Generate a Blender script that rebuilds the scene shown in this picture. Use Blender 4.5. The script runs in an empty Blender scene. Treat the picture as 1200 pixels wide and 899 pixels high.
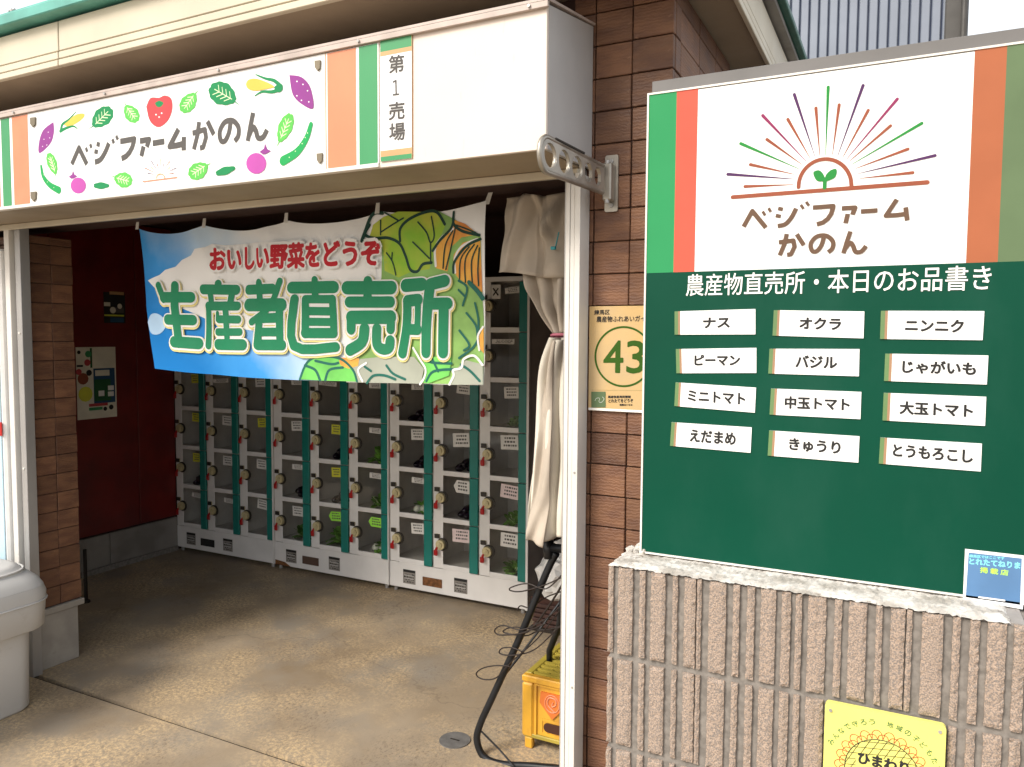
import bpy, bmesh, math, random
from mathutils import Vector, Matrix
import numpy as np
R = math.radians
random.seed(7)
scene = bpy.context.scene
C = scene.collection

# ------------------------------------------------------------------ camera
CR = ((0.8923222610434334, 0.45135378286738737, 0.006383191806142682),
      (0.033312427786268875, -0.05174284148727723, -0.9981046841438062),
      (-0.4501680404041576, 0.8908436681293311, -0.06120697960656832))
FPX = 905.62
EYE = Vector((0, 0, 1.6))
cam_d = bpy.data.cameras.new('camera'); cam = bpy.data.objects.new('camera', cam_d); C.objects.link(cam)
cam_d.sensor_width = 36; cam_d.lens = 36 * FPX / 1200; cam_d.clip_start = 0.05; cam_d.clip_end = 3000
m3 = Matrix((Vector(CR[0]), -Vector(CR[1]), -Vector(CR[2]))).transposed()
cam.matrix_world = Matrix.Translation(EYE) @ m3.to_4x4()
scene.camera = cam

# ------------------------------------------------------------------ light
SUN_EL, SUN_AZ = R(42), R(205)        # azimuth measured from +Y clockwise: in front of the shop, a little to the left
w = bpy.data.worlds.new('World'); scene.world = w; w.use_nodes = True
nt = w.node_tree; bg = nt.nodes['Background']
sky = nt.nodes.new('ShaderNodeTexSky'); sky.sky_type = 'NISHITA'; sky.sun_disc = False
sky.sun_elevation = SUN_EL; sky.sun_rotation = SUN_AZ; sky.dust_density = 6; sky.air_density = 1.2; sky.ozone_density = 1
mixn = nt.nodes.new('ShaderNodeMix'); mixn.data_type = 'RGBA'; mixn.inputs[0].default_value = 0.55
mixn.inputs[7].default_value = (9.6, 9.5, 9.3, 1)      # bright even cloud over the blue
nt.links.new(sky.outputs[0], mixn.inputs[6]); nt.links.new(mixn.outputs[2], bg.inputs[0])
bg.inputs[1].default_value = 0.14
sd = bpy.data.lights.new('sun', 'SUN'); sd.energy = 2.2; sd.angle = R(20); sd.color = (1.0, 0.95, 0.87)
sun = bpy.data.objects.new('sun', sd); C.objects.link(sun)
sv = Vector((math.sin(SUN_AZ) * math.cos(SUN_EL), math.cos(SUN_AZ) * math.cos(SUN_EL), math.sin(SUN_EL)))
sun.rotation_euler = sv.to_track_quat('Z', 'Y').to_euler()
vs = scene.view_settings; vs.view_transform = 'Standard'; vs.look = 'None'; vs.exposure = 0.48; vs.gamma = 1
scene.cycles.max_bounces = 10; scene.cycles.diffuse_bounces = 6; scene.cycles.transparent_max_bounces = 24

# ------------------------------------------------------------------ helpers
def ray(x, y):
    a, b = (x - 600) / FPX, (y - 449.5) / FPX
    return Vector([CR[0][i] * a + CR[1][i] * b + CR[2][i] for i in range(3)])
def at(x, y, Y):            # the point of the upright plane Y seen at photo position x, y
    d = ray(x, y); return EYE + d * (Y / d[1])
def atz(x, y, Z):
    d = ray(x, y); return EYE + d * ((Z - 1.6) / d[2])
def atx(x, y, X):
    d = ray(x, y); return EYE + d * (X / d[0])

def tag(o, label=None, cat=None, group=None, kind=None):
    for k, v in (('label', label), ('category', cat), ('group', group), ('kind', kind)):
        if v: o[k] = v
    return o
def empty(name, loc=(0, 0, 0), label=None, cat=None, group=None):
    o = bpy.data.objects.new(name, None); C.objects.link(o); o.location = loc
    o.empty_display_size = 0.1
    return tag(o, label, cat, group)
def setpar(o, parent):
    if parent is not None:
        o.parent = parent
        if parent.parent is None:
            o.matrix_parent_inverse = Matrix.Translation(-Vector(parent.location))
        else:
            o.matrix_parent_inverse = Matrix.Translation(-Vector(parent.location))
class MB:
    def __init__(s): s.v = []; s.f = []; s.mi = []; s.cur = 0
    def add(s, vs, fs):
        n = len(s.v); s.v += [tuple(v) for v in vs]
        for f in fs: s.f.append([n + i for i in f]); s.mi.append(s.cur)
        return s
    def box(s, x0, x1, y0, y1, z0, z1, b=0.0):
        if x0 > x1: x0, x1 = x1, x0
        if y0 > y1: y0, y1 = y1, y0
        if z0 > z1: z0, z1 = z1, z0
        if b <= 0:
            vs = [(x, y, z) for x in (x0, x1) for y in (y0, y1) for z in (z0, z1)]
            return s.add(vs, [(0, 1, 3, 2), (4, 6, 7, 5), (0, 4, 5, 1), (2, 3, 7, 6), (0, 2, 6, 4), (1, 5, 7, 3)])
        bm = bmesh.new(); bmesh.ops.create_cube(bm, size=1)
        for v in bm.verts:
            v.co = ((x0 + x1) / 2 + v.co.x * (x1 - x0), (y0 + y1) / 2 + v.co.y * (y1 - y0), (z0 + z1) / 2 + v.co.z * (z1 - z0))
        bmesh.ops.bevel(bm, geom=bm.edges[:], offset=b, segments=1, affect='EDGES', profile=0.5)
        bm.verts.index_update()
        s.add([v.co[:] for v in bm.verts], [[v.index for v in f.verts] for f in bm.faces]); bm.free(); return s
    def poly(s, pts): return s.add(pts, [list(range(len(pts)))])
    def prism(s, pts, dv):                       # polygon swept by the vector dv
        n = len(pts); q = [tuple(Vector(p) + Vector(dv)) for p in pts]
        return s.add(list(pts) + q, [list(range(n)), list(range(2 * n - 1, n - 1, -1))] + [(i, i + n, (i + 1) % n + n, (i + 1) % n) for i in range(n)])
    def tube(s, path, r, n=8, caps=True):
        P = [Vector(p) for p in path]; rs = r if isinstance(r, (list, tuple)) else [r] * len(P)
        base = len(s.v); ref = Vector((0, 0, 1)); fs = []; vs = []
        t0 = (P[1] - P[0]).normalized()
        if abs(t0.z) > .9: ref = Vector((1, 0, 0))
        nrm = t0.cross(ref).normalized()
        for i, p in enumerate(P):
            t = ((P[min(i + 1, len(P) - 1)] - P[max(i - 1, 0)])).normalized()
            nrm = (nrm - t * nrm.dot(t)).normalized(); bn = t.cross(nrm)
            for k in range(n):
                a = 2 * math.pi * k / n; vs.append(p + (nrm * math.cos(a) + bn * math.sin(a)) * rs[i])
        for i in range(len(P) - 1):
            for k in range(n): fs.append((i * n + k, i * n + (k + 1) % n, (i + 1) * n + (k + 1) % n, (i + 1) * n + k))
        if caps: fs += [tuple(range(n - 1, -1, -1)), tuple((len(P) - 1) * n + k for k in range(n))]
        return s.add(vs, fs)
    def disc(s, c, r, y, n=24, rz=None):
        return s.poly([(c[0] + r * math.cos(2 * math.pi * k / n), y, c[1] + (rz or r) * math.sin(2 * math.pi * k / n)) for k in range(n)])
    def cyl(s, p0, p1, r, n=16, r2=None):
        return s.tube([p0, p1], [r, r if r2 is None else r2], n)
    def build(s, name, mat, parent=None, smooth=False, flip=False, loc=None, fixn=True):
        me = bpy.data.meshes.new(name); me.from_pydata(s.v, [], s.f)
        for mm in (mat if isinstance(mat, (list, tuple)) else [mat]): me.materials.append(mm)
        me.polygons.foreach_set('material_index', s.mi)
        if fixn:
            bm = bmesh.new(); bm.from_mesh(me); bmesh.ops.recalc_face_normals(bm, faces=bm.faces); bm.to_mesh(me); bm.free()
        if smooth:
            me.polygons.foreach_set('use_smooth', [True] * len(me.polygons))
        o = bpy.data.objects.new(name, me); C.objects.link(o)
        setpar(o, parent)
        return o
def part(name, me, parent, loc=(0, 0, 0)):        # shared mesh data, placed in world coordinates
    o = bpy.data.objects.new(name, me); C.objects.link(o); o.location = loc; setpar(o, parent); return o
def mesh_of(mb, name, mat, smooth=False):
    o = mb.build(name, mat, None, smooth); me = o.data; bpy.data.objects.remove(o); return me

# smooth curve through points
def smooth(pts, k=6):
    P = [Vector(p) for p in pts]; out = []
    for i in range(len(P) - 1):
        a = P[max(i - 1, 0)]; b = P[i]; c = P[i + 1]; d = P[min(i + 2, len(P) - 1)]
        for j in range(k):
            t = j / k
            out.append(0.5 * ((2 * b) + (c - a) * t + (2 * a - 5 * b + 4 * c - d) * t * t + (3 * b - a - 3 * c + d) * t ** 3))
    out.append(P[-1]); return out

# ------------------------------------------------------------------ materials
def mat(name, col, rough=.6, metal=0, var=.12, vscale=8, bump=0, bscale=60, col2=None, spec=.5, stretch=(1, 1, 1), rnd=0.0, coat=0, detail=6, mr=(.38, .62), grime=None):
    m = bpy.data.materials.new(name); m.use_nodes = True; t = m.node_tree; N = t.nodes; L = t.links
    b = N['Principled BSDF']; b.inputs['Roughness'].default_value = rough; b.inputs['Metallic'].default_value = metal
    b.inputs['Specular IOR Level'].default_value = spec
    if coat: b.inputs['Coat Weight'].default_value = coat; b.inputs['Coat Roughness'].default_value = .08
    tc = N.new('ShaderNodeTexCoord'); mp = N.new('ShaderNodeMapping'); mp.inputs['Scale'].default_value = stretch
    L.new(tc.outputs['Object'], mp.inputs[0]); src = mp.outputs[0]
    if rnd:
        oi = N.new('ShaderNodeObjectInfo'); ml = N.new('ShaderNodeVectorMath'); ml.operation = 'SCALE'
        cb = N.new('ShaderNodeCombineXYZ'); 
        for i in range(3): L.new(oi.outputs['Random'], cb.inputs[i])
        L.new(cb.outputs[0], ml.inputs[0]); ml.inputs['Scale'].default_value = 37.0
        ad = N.new('ShaderNodeVectorMath'); L.new(src, ad.inputs[0]); L.new(ml.outputs[0], ad.inputs[1]); src = ad.outputs[0]
    nz = N.new('ShaderNodeTexNoise'); nz.inputs['Scale'].default_value = vscale; nz.inputs['Detail'].default_value = detail
    L.new(src, nz.inputs['Vector'])
    mx = N.new('ShaderNodeMix'); mx.data_type = 'RGBA'
    c2 = col2 if col2 else tuple(c * (1 - var) for c in col)
    mx.inputs[6].default_value = (*c2, 1); mx.inputs[7].default_value = (*col, 1)
    mrn = N.new('ShaderNodeMapRange'); mrn.inputs[1].default_value = mr[0]; mrn.inputs[2].default_value = mr[1]
    L.new(nz.outputs[0], mrn.inputs[0]); L.new(mrn.outputs[0], mx.inputs[0]); outc = mx.outputs[2]
    if grime:
        gc, gs, g0, g1, gst = grime
        gm = N.new('ShaderNodeMapping'); gm.inputs['Scale'].default_value = gst; L.new(tc.outputs['Object'], gm.inputs[0])
        gn = N.new('ShaderNodeTexNoise'); gn.inputs['Scale'].default_value = gs; gn.inputs['Detail'].default_value = 8; gn.inputs['Roughness'].default_value = .65
        L.new(gm.outputs[0], gn.inputs['Vector'])
        gr = N.new('ShaderNodeMapRange'); gr.inputs[1].default_value = g0; gr.inputs[2].default_value = g1; L.new(gn.outputs[0], gr.inputs[0])
        g2 = N.new('ShaderNodeMix'); g2.data_type = 'RGBA'; g2.inputs[7].default_value = (*gc, 1)
        L.new(gr.outputs[0], g2.inputs[0]); L.new(outc, g2.inputs[6]); outc = g2.outputs[2]
    if rnd:
        hs = N.new('ShaderNodeHueSaturation'); mr2 = N.new('ShaderNodeMapRange')
        mr2.inputs[3].default_value = 1 - rnd; mr2.inputs[4].default_value = 1 + rnd
        L.new(oi.outputs['Random'], mr2.inputs[0]); L.new(mr2.outputs[0], hs.inputs['Value']); L.new(outc, hs.inputs['Color']); outc = hs.outputs[0]
    L.new(outc, b.inputs['Base Color'])
    rn_ = N.new('ShaderNodeTexNoise'); rn_.inputs['Scale'].default_value = 7; rn_.inputs['Detail'].default_value = 7; rn_.inputs['Roughness'].default_value = .7; L.new(src, rn_.inputs['Vector'])
    rm = N.new('ShaderNodeMapRange'); rm.inputs[1].default_value = .3; rm.inputs[2].default_value = .7; rm.inputs[3].default_value = max(.04, rough - .10); rm.inputs[4].default_value = min(1, rough + .12)
    L.new(rn_.outputs[0], rm.inputs[0]); L.new(rm.outputs[0], b.inputs['Roughness'])
    if bump:
        n2 = N.new('ShaderNodeTexNoise'); n2.inputs['Scale'].default_value = bscale; n2.inputs['Detail'].default_value = 5
        L.new(src, n2.inputs['Vector'])
        bp = N.new('ShaderNodeBump'); bp.inputs['Strength'].default_value = bump; bp.inputs['Distance'].default_value = .004
        L.new(n2.outputs[0], bp.inputs['Height']); L.new(bp.outputs[0], b.inputs['Normal'])
    return m
def ink(name, col, rough=.6): return mat(name, col, rough, var=.07, vscale=14, detail=3, spec=.15)

M = {}
M['drain'] = mat('dull grey cast drain cover', (.17, .165, .16), .7, .2, var=.25, vscale=30, bump=.3)
M['white_metal'] = mat('white painted aluminium', (.74, .72, .68), .38, var=.1, vscale=5, bump=.03, grime=((.35, .30, .24), 3, .62, .85, (1, 1, .25)))
M['grey_metal'] = mat('grey aluminium', (.42, .41, .40), .42, .4, var=.15, stretch=(1, 1, .2))
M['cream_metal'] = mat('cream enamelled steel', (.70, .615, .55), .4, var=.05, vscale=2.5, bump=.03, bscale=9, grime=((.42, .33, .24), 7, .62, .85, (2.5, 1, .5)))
M['box_side'] = mat('shaded enamelled steel', (.47, .46, .455), .42, var=.12, vscale=3, grime=((.28, .22, .16), 9, .66, .8, (1, 1, 1)))  # box steel with the end panel's shade painted into the colour
M['flashing'] = mat('pinkish grey flashing', (.50, .42, .38), .45, var=.2, vscale=12)
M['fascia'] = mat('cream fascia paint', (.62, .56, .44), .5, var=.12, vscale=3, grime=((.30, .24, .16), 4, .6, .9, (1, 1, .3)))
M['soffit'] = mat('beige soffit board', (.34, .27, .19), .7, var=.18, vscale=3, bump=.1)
M['green_roof'] = mat('weathered turquoise roof metal', (.12, .42, .36), .45, var=.25, vscale=6)
M['dark_green_metal'] = mat('dark green roof metal', (.02, .12, .09), .5, var=.2)
M['dark'] = mat('near black board', (.02, .014, .01), .8)
M['grout'] = mat('dark grout', (.07, .038, .027), .9, bump=.2)
M['red_wall'] = mat('dark red painted board', (.17, .009, .007), .42, var=.35, vscale=4)
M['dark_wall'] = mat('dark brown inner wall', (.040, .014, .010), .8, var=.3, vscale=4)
M['base_metal'] = mat('dull grey skirting', (.30, .28, .26), .5, .2, var=.25, vscale=5, grime=((.12, .09, .06), 6, .58, .8, (1, 1, 1)))
M['stone'] = mat('pale base stone', (.40, .37, .33), .8, var=.2, vscale=10, bump=.2, grime=((.12, .09, .06), 5, .58, .8, (1, 1, 1)))
M['black_metal'] = mat('black coated steel tube', (.018, .02, .024), .4, .3, var=.3, vscale=20)
M['cable'] = mat('brown black cable', (.016, .009, .007), .5)
M['alu'] = mat('cast aluminium', (.42, .39, .34), .38, .75, var=.25, vscale=14, bump=.1)
M['bin'] = mat('grey polyethylene', (.58, .575, .565), .5, var=.1, vscale=3, grime=((.30, .27, .22), 5, .62, .85, (1, 1, 1)))
M['teal'] = mat('teal door strip', (.010, .20, .17), .35, var=.12, vscale=9)
M['locker_white'] = mat('white locker steel', (.78, .77, .76), .4, var=.08, vscale=6, grime=((.34, .25, .18), 8, .68, .82, (1, 1, .4)))
M['locker_inside'] = mat('grey locker lining', (.62, .58, .55), .6, var=.12)
M['lock'] = mat('aged cream lock plastic', (.60, .52, .30), .45, var=.25, vscale=40)
M['lock_dark'] = mat('dark lock fitting', (.03, .025, .02), .5)
M['key'] = mat('red key tag', (.42, .01, .012), .35)
M['paper'] = mat('white card', (.72, .71, .68), .7, var=.08, vscale=30)
M['paper_yellow'] = mat('yellow card', (.66, .66, .05), .7, var=.12, vscale=30)
M['paper_lime'] = mat('fluorescent green card', (.36, .85, .08), .7, var=.12, vscale=30)
M['paper_pink'] = mat('pale pink card', (.75, .62, .62), .7, var=.08, vscale=30)
M['ink_dark'] = ink('dark print', (.03, .03, .03))
M['ink_grey'] = ink('warm grey print', (.105, .10, .097))
M['ink_brown'] = ink('brown print', (.135, .082, .055))
M['ink_white'] = ink('white print', (.85, .85, .84))
M['rust'] = mat('rusty metal', (.22, .09, .03), .9, var=.5, vscale=40, bump=.3)

def tile_mat():
    m = mat('scratched brown brick tile', (.185, .088, .046), .62, col2=(.125, .056, .032), vscale=14, rnd=.24, stretch=(.8, .8, 2.2), grime=((.30, .17, .10), 30, .6, .8, (1, 1, 3)))
    t = m.node_tree; N = t.nodes; L = t.links; b = N['Principled BSDF']
    tc = N.new('ShaderNodeTexCoord'); wv = N.new('ShaderNodeTexWave'); wv.bands_direction = 'Z'; wv.inputs['Scale'].default_value = 32
    wv.inputs['Distortion'].default_value = 7; wv.inputs['Detail'].default_value = 3; wv.inputs['Detail Scale'].default_value = 2
    L.new(tc.outputs['Object'], wv.inputs['Vector'])
    bp = N.new('ShaderNodeBump'); bp.inputs['Strength'].default_value = .28; bp.inputs['Distance'].default_value = .003
    L.new(wv.outputs[0], bp.inputs['Height']); L.new(bp.outputs[0], b.inputs['Normal'])
    return m
M['tile'] = tile_mat()

def concrete_mat():
    m = bpy.data.materials.new('worn tan concrete'); m.use_nodes = True; t = m.node_tree; N = t.nodes; L = t.links
    b = N['Principled BSDF']; b.inputs['Roughness'].default_value = .78
    tc = N.new('ShaderNodeTexCoord')
    def noise(s, d=8, r=.6, st=(1, 1, 1)):
        mp = N.new('ShaderNodeMapping'); mp.inputs['Scale'].default_value = st; mp.inputs['Rotation'].default_value = (0, 0, .5)
        L.new(tc.outputs['Object'], mp.inputs[0])
        n = N.new('ShaderNodeTexNoise'); n.inputs['Scale'].default_value = s; n.inputs['Detail'].default_value = d; n.inputs['Roughness'].default_value = r
        L.new(mp.outputs[0], n.inputs['Vector']); return n.outputs[0]
    def rng(s, a, c):
        r = N.new('ShaderNodeMapRange'); r.inputs[1].default_value = a; r.inputs[2].default_value = c; L.new(s, r.inputs[0]); return r.outputs[0]
    def mix(f, a, c):
        x = N.new('ShaderNodeMix'); x.data_type = 'RGBA'
        L.new(f, x.inputs[0])
        for s, i in ((a, 6), (c, 7)):
            if isinstance(s, tuple): x.inputs[i].default_value = (*s, 1)
            else: L.new(s, x.inputs[i])
        return x.outputs[2]
    c = mix(rng(noise(1.1, 6), .38, .62), (.240, .180, .115), (.335, .268, .19))
    c = mix(rng(noise(2.6, 7, .62), .46, .72), c, (.262, .228, .185))           # greyer patches
    fl = N.new('ShaderNodeMath'); fl.operation = 'MULTIPLY'; L.new(rng(noise(62, 10, .8), .45, .57), fl.inputs[0]); L.new(rng(noise(1.9, 5, .6), .44, .60), fl.inputs[1])
    c = mix(fl.outputs[0], c, (.58, .43, .25))                               # yellowish worn grit in patches, also painting in dappled warm light
    f2 = N.new('ShaderNodeMath'); f2.operation = 'MULTIPLY'; L.new(rng(noise(75, 10, .85, (1, .6, 1)), .50, .62), f2.inputs[0]); L.new(rng(noise(3.3, 5, .6), .42, .62), f2.inputs[1])
    c = mix(f2.outputs[0], c, (.15, .11, .075))                                # dark scuffs
    c = mix(rng(noise(1.7, 8, .7), .60, .86), c, (.14, .10, .065))            # old stains
    cr_ = N.new('ShaderNodeTexVoronoi'); cr_.feature = 'DISTANCE_TO_EDGE'; cr_.inputs['Scale'].default_value = .55
    wp = N.new('ShaderNodeTexNoise'); wp.inputs['Scale'].default_value = 4; wp.inputs['Detail'].default_value = 8; L.new(tc.outputs['Object'], wp.inputs['Vector'])
    av = N.new('ShaderNodeVectorMath'); av.operation = 'MULTIPLY_ADD'; av.inputs[1].default_value = (.35, .35, .35); L.new(wp.outputs['Color'], av.inputs[0]); L.new(tc.outputs['Object'], av.inputs[2]); L.new(av.outputs[0], cr_.inputs['Vector'])
    ck = N.new('ShaderNodeMapRange'); ck.inputs[1].default_value = .0005; ck.inputs[2].default_value = .0035; ck.inputs[3].default_value = .3; ck.inputs[4].default_value = 0; L.new(cr_.outputs['Distance'], ck.inputs[0])
    c = mix(ck.outputs[0], c, (.10, .075, .05))                                # hairline cracks
    L.new(c, b.inputs['Base Color'])
    bp = N.new('ShaderNodeBump'); bp.inputs['Strength'].default_value = .35; bp.inputs['Distance'].default_value = .004
    L.new(noise(70, 9, .8), bp.inputs['Height']); L.new(bp.outputs[0], b.inputs['Normal'])
    return m
M['concrete'] = concrete_mat()
M['asphalt'] = mat('grey asphalt', (.12, .115, .11), .9, var=.25, vscale=30, bump=.3)

def block_mat(name, c1, c2, sc, bump):
    return mat(name, c1, .9, var=0, col2=c2, vscale=sc, bump=bump, bscale=240, detail=9, mr=(.42, .58), grime=((.16, .13, .10), 7, .58, .80, (6, 1, .5)))
M['block_rough'] = block_mat('split faced block, tan aggregate', (.40, .305, .24), (.205, .178, .16), 380, .55)
M['block_groove'] = mat('grey brown block groove', (.30, .28, .265), .9, var=.12, vscale=40, bump=.2, grime=((.07, .055, .03), 7, .56, .70, (9, 1, 1.2)))
M['mortar'] = mat('grey mortar', (.24, .22, .20), .9, var=.3, vscale=60, bump=.5)
M['mortar_white'] = mat('whitish weathered mortar cap', (.62, .60, .57), .85, var=.0, col2=(.36, .335, .30), vscale=26, bump=.6, bscale=90, grime=((.16, .13, .10), 24, .60, .70, (1, 1, 1)), detail=10)

def glass_mat():
    m = bpy.data.materials.new('clear acrylic pane'); m.use_nodes = True; t = m.node_tree; N = t.nodes; L = t.links
    N.remove(N['Principled BSDF']); tr = N.new('ShaderNodeBsdfTransparent'); tr.inputs[0].default_value = (.97, .98, .97, 1)
    gl = N.new('ShaderNodeBsdfGlossy'); gl.inputs['Roughness'].default_value = .06
    fr = N.new('ShaderNodeLayerWeight'); fr.inputs[0].default_value = .5; pw = N.new('ShaderNodeMath'); pw.operation = 'POWER'; pw.inputs[1].default_value = 4
    ad = N.new('ShaderNodeMath'); ad.operation = 'MULTIPLY_ADD'; ad.inputs[1].default_value = .5; ad.inputs[2].default_value = .02; mx = N.new('ShaderNodeMixShader')
    L.new(fr.outputs['Facing'], pw.inputs[0]); L.new(pw.outputs[0], ad.inputs[0]); L.new(ad.outputs[0], mx.inputs[0]); L.new(tr.outputs[0], mx.inputs[1]); L.new(gl.outputs[0], mx.inputs[2])
    L.new(mx.outputs[0], N['Material Output'].inputs[0]); return m
M['glass'] = glass_mat()

# ------------------------------------------------------------------ flat print: strokes, shapes, lettering
class Art:
    """print lying on an upright surface; layers lie a fraction of a millimetre above one another"""
    def __init__(s, parent, P, base):          # P: function(px, py) -> 3D point ; base: offset towards the viewer
        s.parent = parent; s.P = P; s.n = 0; s.base = base; s.warp = None; s.step = 0.000008
    def up(s, k=1): s.n += k
    def lift(s, pts):
        o = s.base + s.n * s.step
        return [(p[0], p[1] - o, p[2]) for p in pts]
    def fin(s, mb, name, m):
        if s.warp: mb = s.warp(mb)
        s.n += getattr(s, 'gap', 1)
        return mb.build(name, m, s.parent, fixn=False)
    def shape(s, name, pts, m, sm=False):
        if sm:
            q = [Vector((a, b, 0)) for a, b in pts]; q = q + [q[0]]
            pts = [(v.x, v.y) for v in smooth(q, 5)][:-1]
        mb = MB(); P3 = s.lift([s.P(*p) for p in pts]); mb.poly(P3); s.orient(mb)
        return s.fin(mb, name, m)
    def orient(s, mb):                            # faces look towards -Y
        for i, f in enumerate(mb.f):
            a = 0
            for k in range(len(f)):
                p = mb.v[f[k]]; q = mb.v[f[(k + 1) % len(f)]]; a += p[0] * q[2] - q[0] * p[2]
            if a < 0: mb.f[i] = f[::-1]
    def strokes(s, name, lines, wpx, m, sm=True, taper=None, cap=True, grow=0):
        if name in ('outline', 'highlight') and len(lines) > 1:
            g_ = getattr(s, 'gap', 1); s.gap = 1
            for ln in lines: s.strokes(name, [ln], wpx, m, sm, taper, cap, grow)
            s.gap = g_; s.n += g_; return
        mb = MB()
        for ln in lines:
            wd = wpx
            if isinstance(ln, tuple): ln, wd = ln
            P3 = [s.P(*p) for p in ln]
            a, b = ln[0]; scl = (Vector(s.P(a, b + 10)) - Vector(s.P(a, b))).length / 10
            ww = wd * scl / 2 + grow
            P2 = [Vector((p[0], p[2], 0)) for p in P3]; Y = P3[0][1]
            if not sm and len(P2) > 2:                   # cornered stroke: straight pieces with round joints, each a hair above the last
                for i in range(len(P2) - 1):
                    a_, b_ = P2[i], P2[i + 1]; t = (b_ - a_).normalized(); nn = Vector((-t.y, t.x, 0)) * ww
                    yy = Y - s.base - s.n * s.step; s.n += .5
                    mb.poly([(q.x, yy, q.y) for q in (a_ - nn, b_ - nn, b_ + nn, a_ + nn)])
                    if cap or i < len(P2) - 2:
                        yy = Y - s.base - s.n * s.step; s.n += .5; q = b_
                        mb.poly([(q.x + ww * math.cos(k * .3927), yy, q.y + ww * math.sin(k * .3927)) for k in range(16)])
                    if cap and i == 0:
                        yy = Y - s.base - s.n * s.step; s.n += .5
                        mb.poly([(a_.x + ww * math.cos(k * .3927), yy, a_.y + ww * math.sin(k * .3927)) for k in range(16)])
                continue
            if sm and len(P2) > 2: P2 = smooth(P2, 5)
            L, Rr = [], []
            n = len(P2)
            for i, p in enumerate(P2):
                t = (P2[min(i + 1, n - 1)] - P2[max(i - 1, 0)]).normalized(); nn = Vector((-t.y, t.x, 0))
                k = 1.0
                if 0 < i < n - 1 and not sm:
                    d1 = (p - P2[i - 1]).normalized(); c = abs(d1.dot(t)); k = min(1 / max(c, .45), 1.8)
                f = 1.0
                if taper: f = taper[0] + (taper[1] - taper[0]) * i / (n - 1)
                L.append(p + nn * ww * k * f); Rr.append(p - nn * ww * k * f)
            yy = Y - s.base - s.n * s.step
            vs = [(p.x, yy - i_ * 1.5e-6, p.y) for i_, p in enumerate(L)] + [(p.x, yy - i_ * 1.5e-6, p.y) for i_, p in enumerate(Rr)]; s.n += len(L) * .2
            mb.add(vs, [(i, i + 1, n + i + 1, n + i) for i in range(n - 1)])
            if cap:
                for e, o_ in ((0, 1), (n - 1, n - 2)):
                    f = 1.0 if not taper else (taper[0] if e == 0 else taper[1])
                    if f < .15: continue
                    yy = Y - s.base - s.n * s.step; s.n += .5; d = (P2[e] - P2[o_]).normalized(); nn = Vector((-d.y, d.x, 0)); q = []
                    for k in range(9):
                        an = math.pi * k / 8; pp = P2[e] + (nn * math.cos(an) + d * math.sin(an)) * ww * f; q.append((pp.x, yy, pp.y))
                    mb.poly(q)
            s.n += 1
        s.orient(mb)
        return s.fin(mb, name, m)
    def text(s, name, body, bl, br, h, m, bold=0.0, spacing=1.0, fat=0.0):
        """lettering whose glyph box spans bl..br (photo positions of its bottom corners) and is h photo pixels high"""
        v, f = glyphs(body, bold, spacing)
        p0 = Vector(s.P(*bl)); p1 = Vector(s.P(*br)); pt = Vector(s.P(bl[0], bl[1] - h)); hz = pt.z - p0.z
        o = s.base + s.n * s.step
        mb = MB()
        for k in range(9 if fat else 1):
            dx, dz = (0, 0) if k == 8 or not fat else (fat * math.cos(k * math.pi / 4), fat * math.sin(k * math.pi / 4))
            mb.add([(p0.x + (p1.x - p0.x) * a + dx, p0.y - o - k * .000006, p0.z + (p1.z - p0.z) * a + hz * b + dz) for a, b in v], f)
        s.orient(mb)
        s.n += 8
        return s.fin(mb, name, m)
_g = {}
def glyphs(body, bold, spacing):
    key = (body, bold, spacing)
    if key in _g: return _g[key]
    cu = bpy.data.curves.new('lettering', 'FONT'); cu.body = body; cu.offset = bold; cu.space_character = spacing; cu.resolution_u = 3
    o = bpy.data.objects.new('lettering', cu); C.objects.link(o)
    dg = bpy.context.evaluated_depsgraph_get(); me = bpy.data.meshes.new_from_object(o.evaluated_get(dg))
    xs = [v.co.x for v in me.vertices]; ys = [v.co.y for v in me.vertices]
    x0, x1, y0, y1 = min(xs), max(xs), min(ys), max(ys)
    v = [((a.co.x - x0) / (x1 - x0), (a.co.y - y0) / (y1 - y0)) for a in me.vertices]; f = [list(p.vertices) for p in me.polygons]
    bpy.data.objects.remove(o); bpy.data.curves.remove(cu); bpy.data.meshes.remove(me)
    _g[key] = (v, f); return _g[key]
#=====PARTS=====
# ================================================================== the setting
def struct(name, mb, m, parent=None, **k):
    o = mb.build(name, m, parent, **k)
    if parent is None: o['kind'] = 'structure'
    return o
struct('ground', MB().box(-400, 400, -400, 600, -.6, -.05), M['asphalt'])
apron = MB().box(-8, 6, -6, 2.128, -.045, 0); struct('forecourt', apron, M['concrete'])
struct('floor', MB().box(-5.0, -.6, 2.157, 4.7, -.045, 0), M['concrete'])
struct('floor_channel', MB().box(-3.6, -.82, 2.1285, 2.1565, -.045, -.018), M['dark'])
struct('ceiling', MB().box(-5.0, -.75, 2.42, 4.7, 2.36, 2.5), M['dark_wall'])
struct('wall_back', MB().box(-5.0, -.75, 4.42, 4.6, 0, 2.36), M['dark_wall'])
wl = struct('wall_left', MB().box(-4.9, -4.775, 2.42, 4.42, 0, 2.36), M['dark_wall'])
for k, (y0, y1) in enumerate(((2.43, 3.02), (3.025, 3.62), (3.625, 3.925))):
    MB().box(-4.774, -4.760, y0, y1, .262, 2.35, .003).build('wall_panel', M['red_wall'], wl)
sk = struct('skirting', MB().box(-4.774, -4.745, 2.45, 3.925, .0, .035), M['mortar'])
for y0, y1 in ((2.43, 3.38), (3.385, 3.925)):
    MB().box(-4.774, -4.752, y0, y1, .036, .25, .003).build('skirting_panel', M['base_metal'], sk)
struct('wall_right', MB().box(-.86, -.75, 2.42, 4.42, 0, 2.36), M['dark_wall'])

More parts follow.
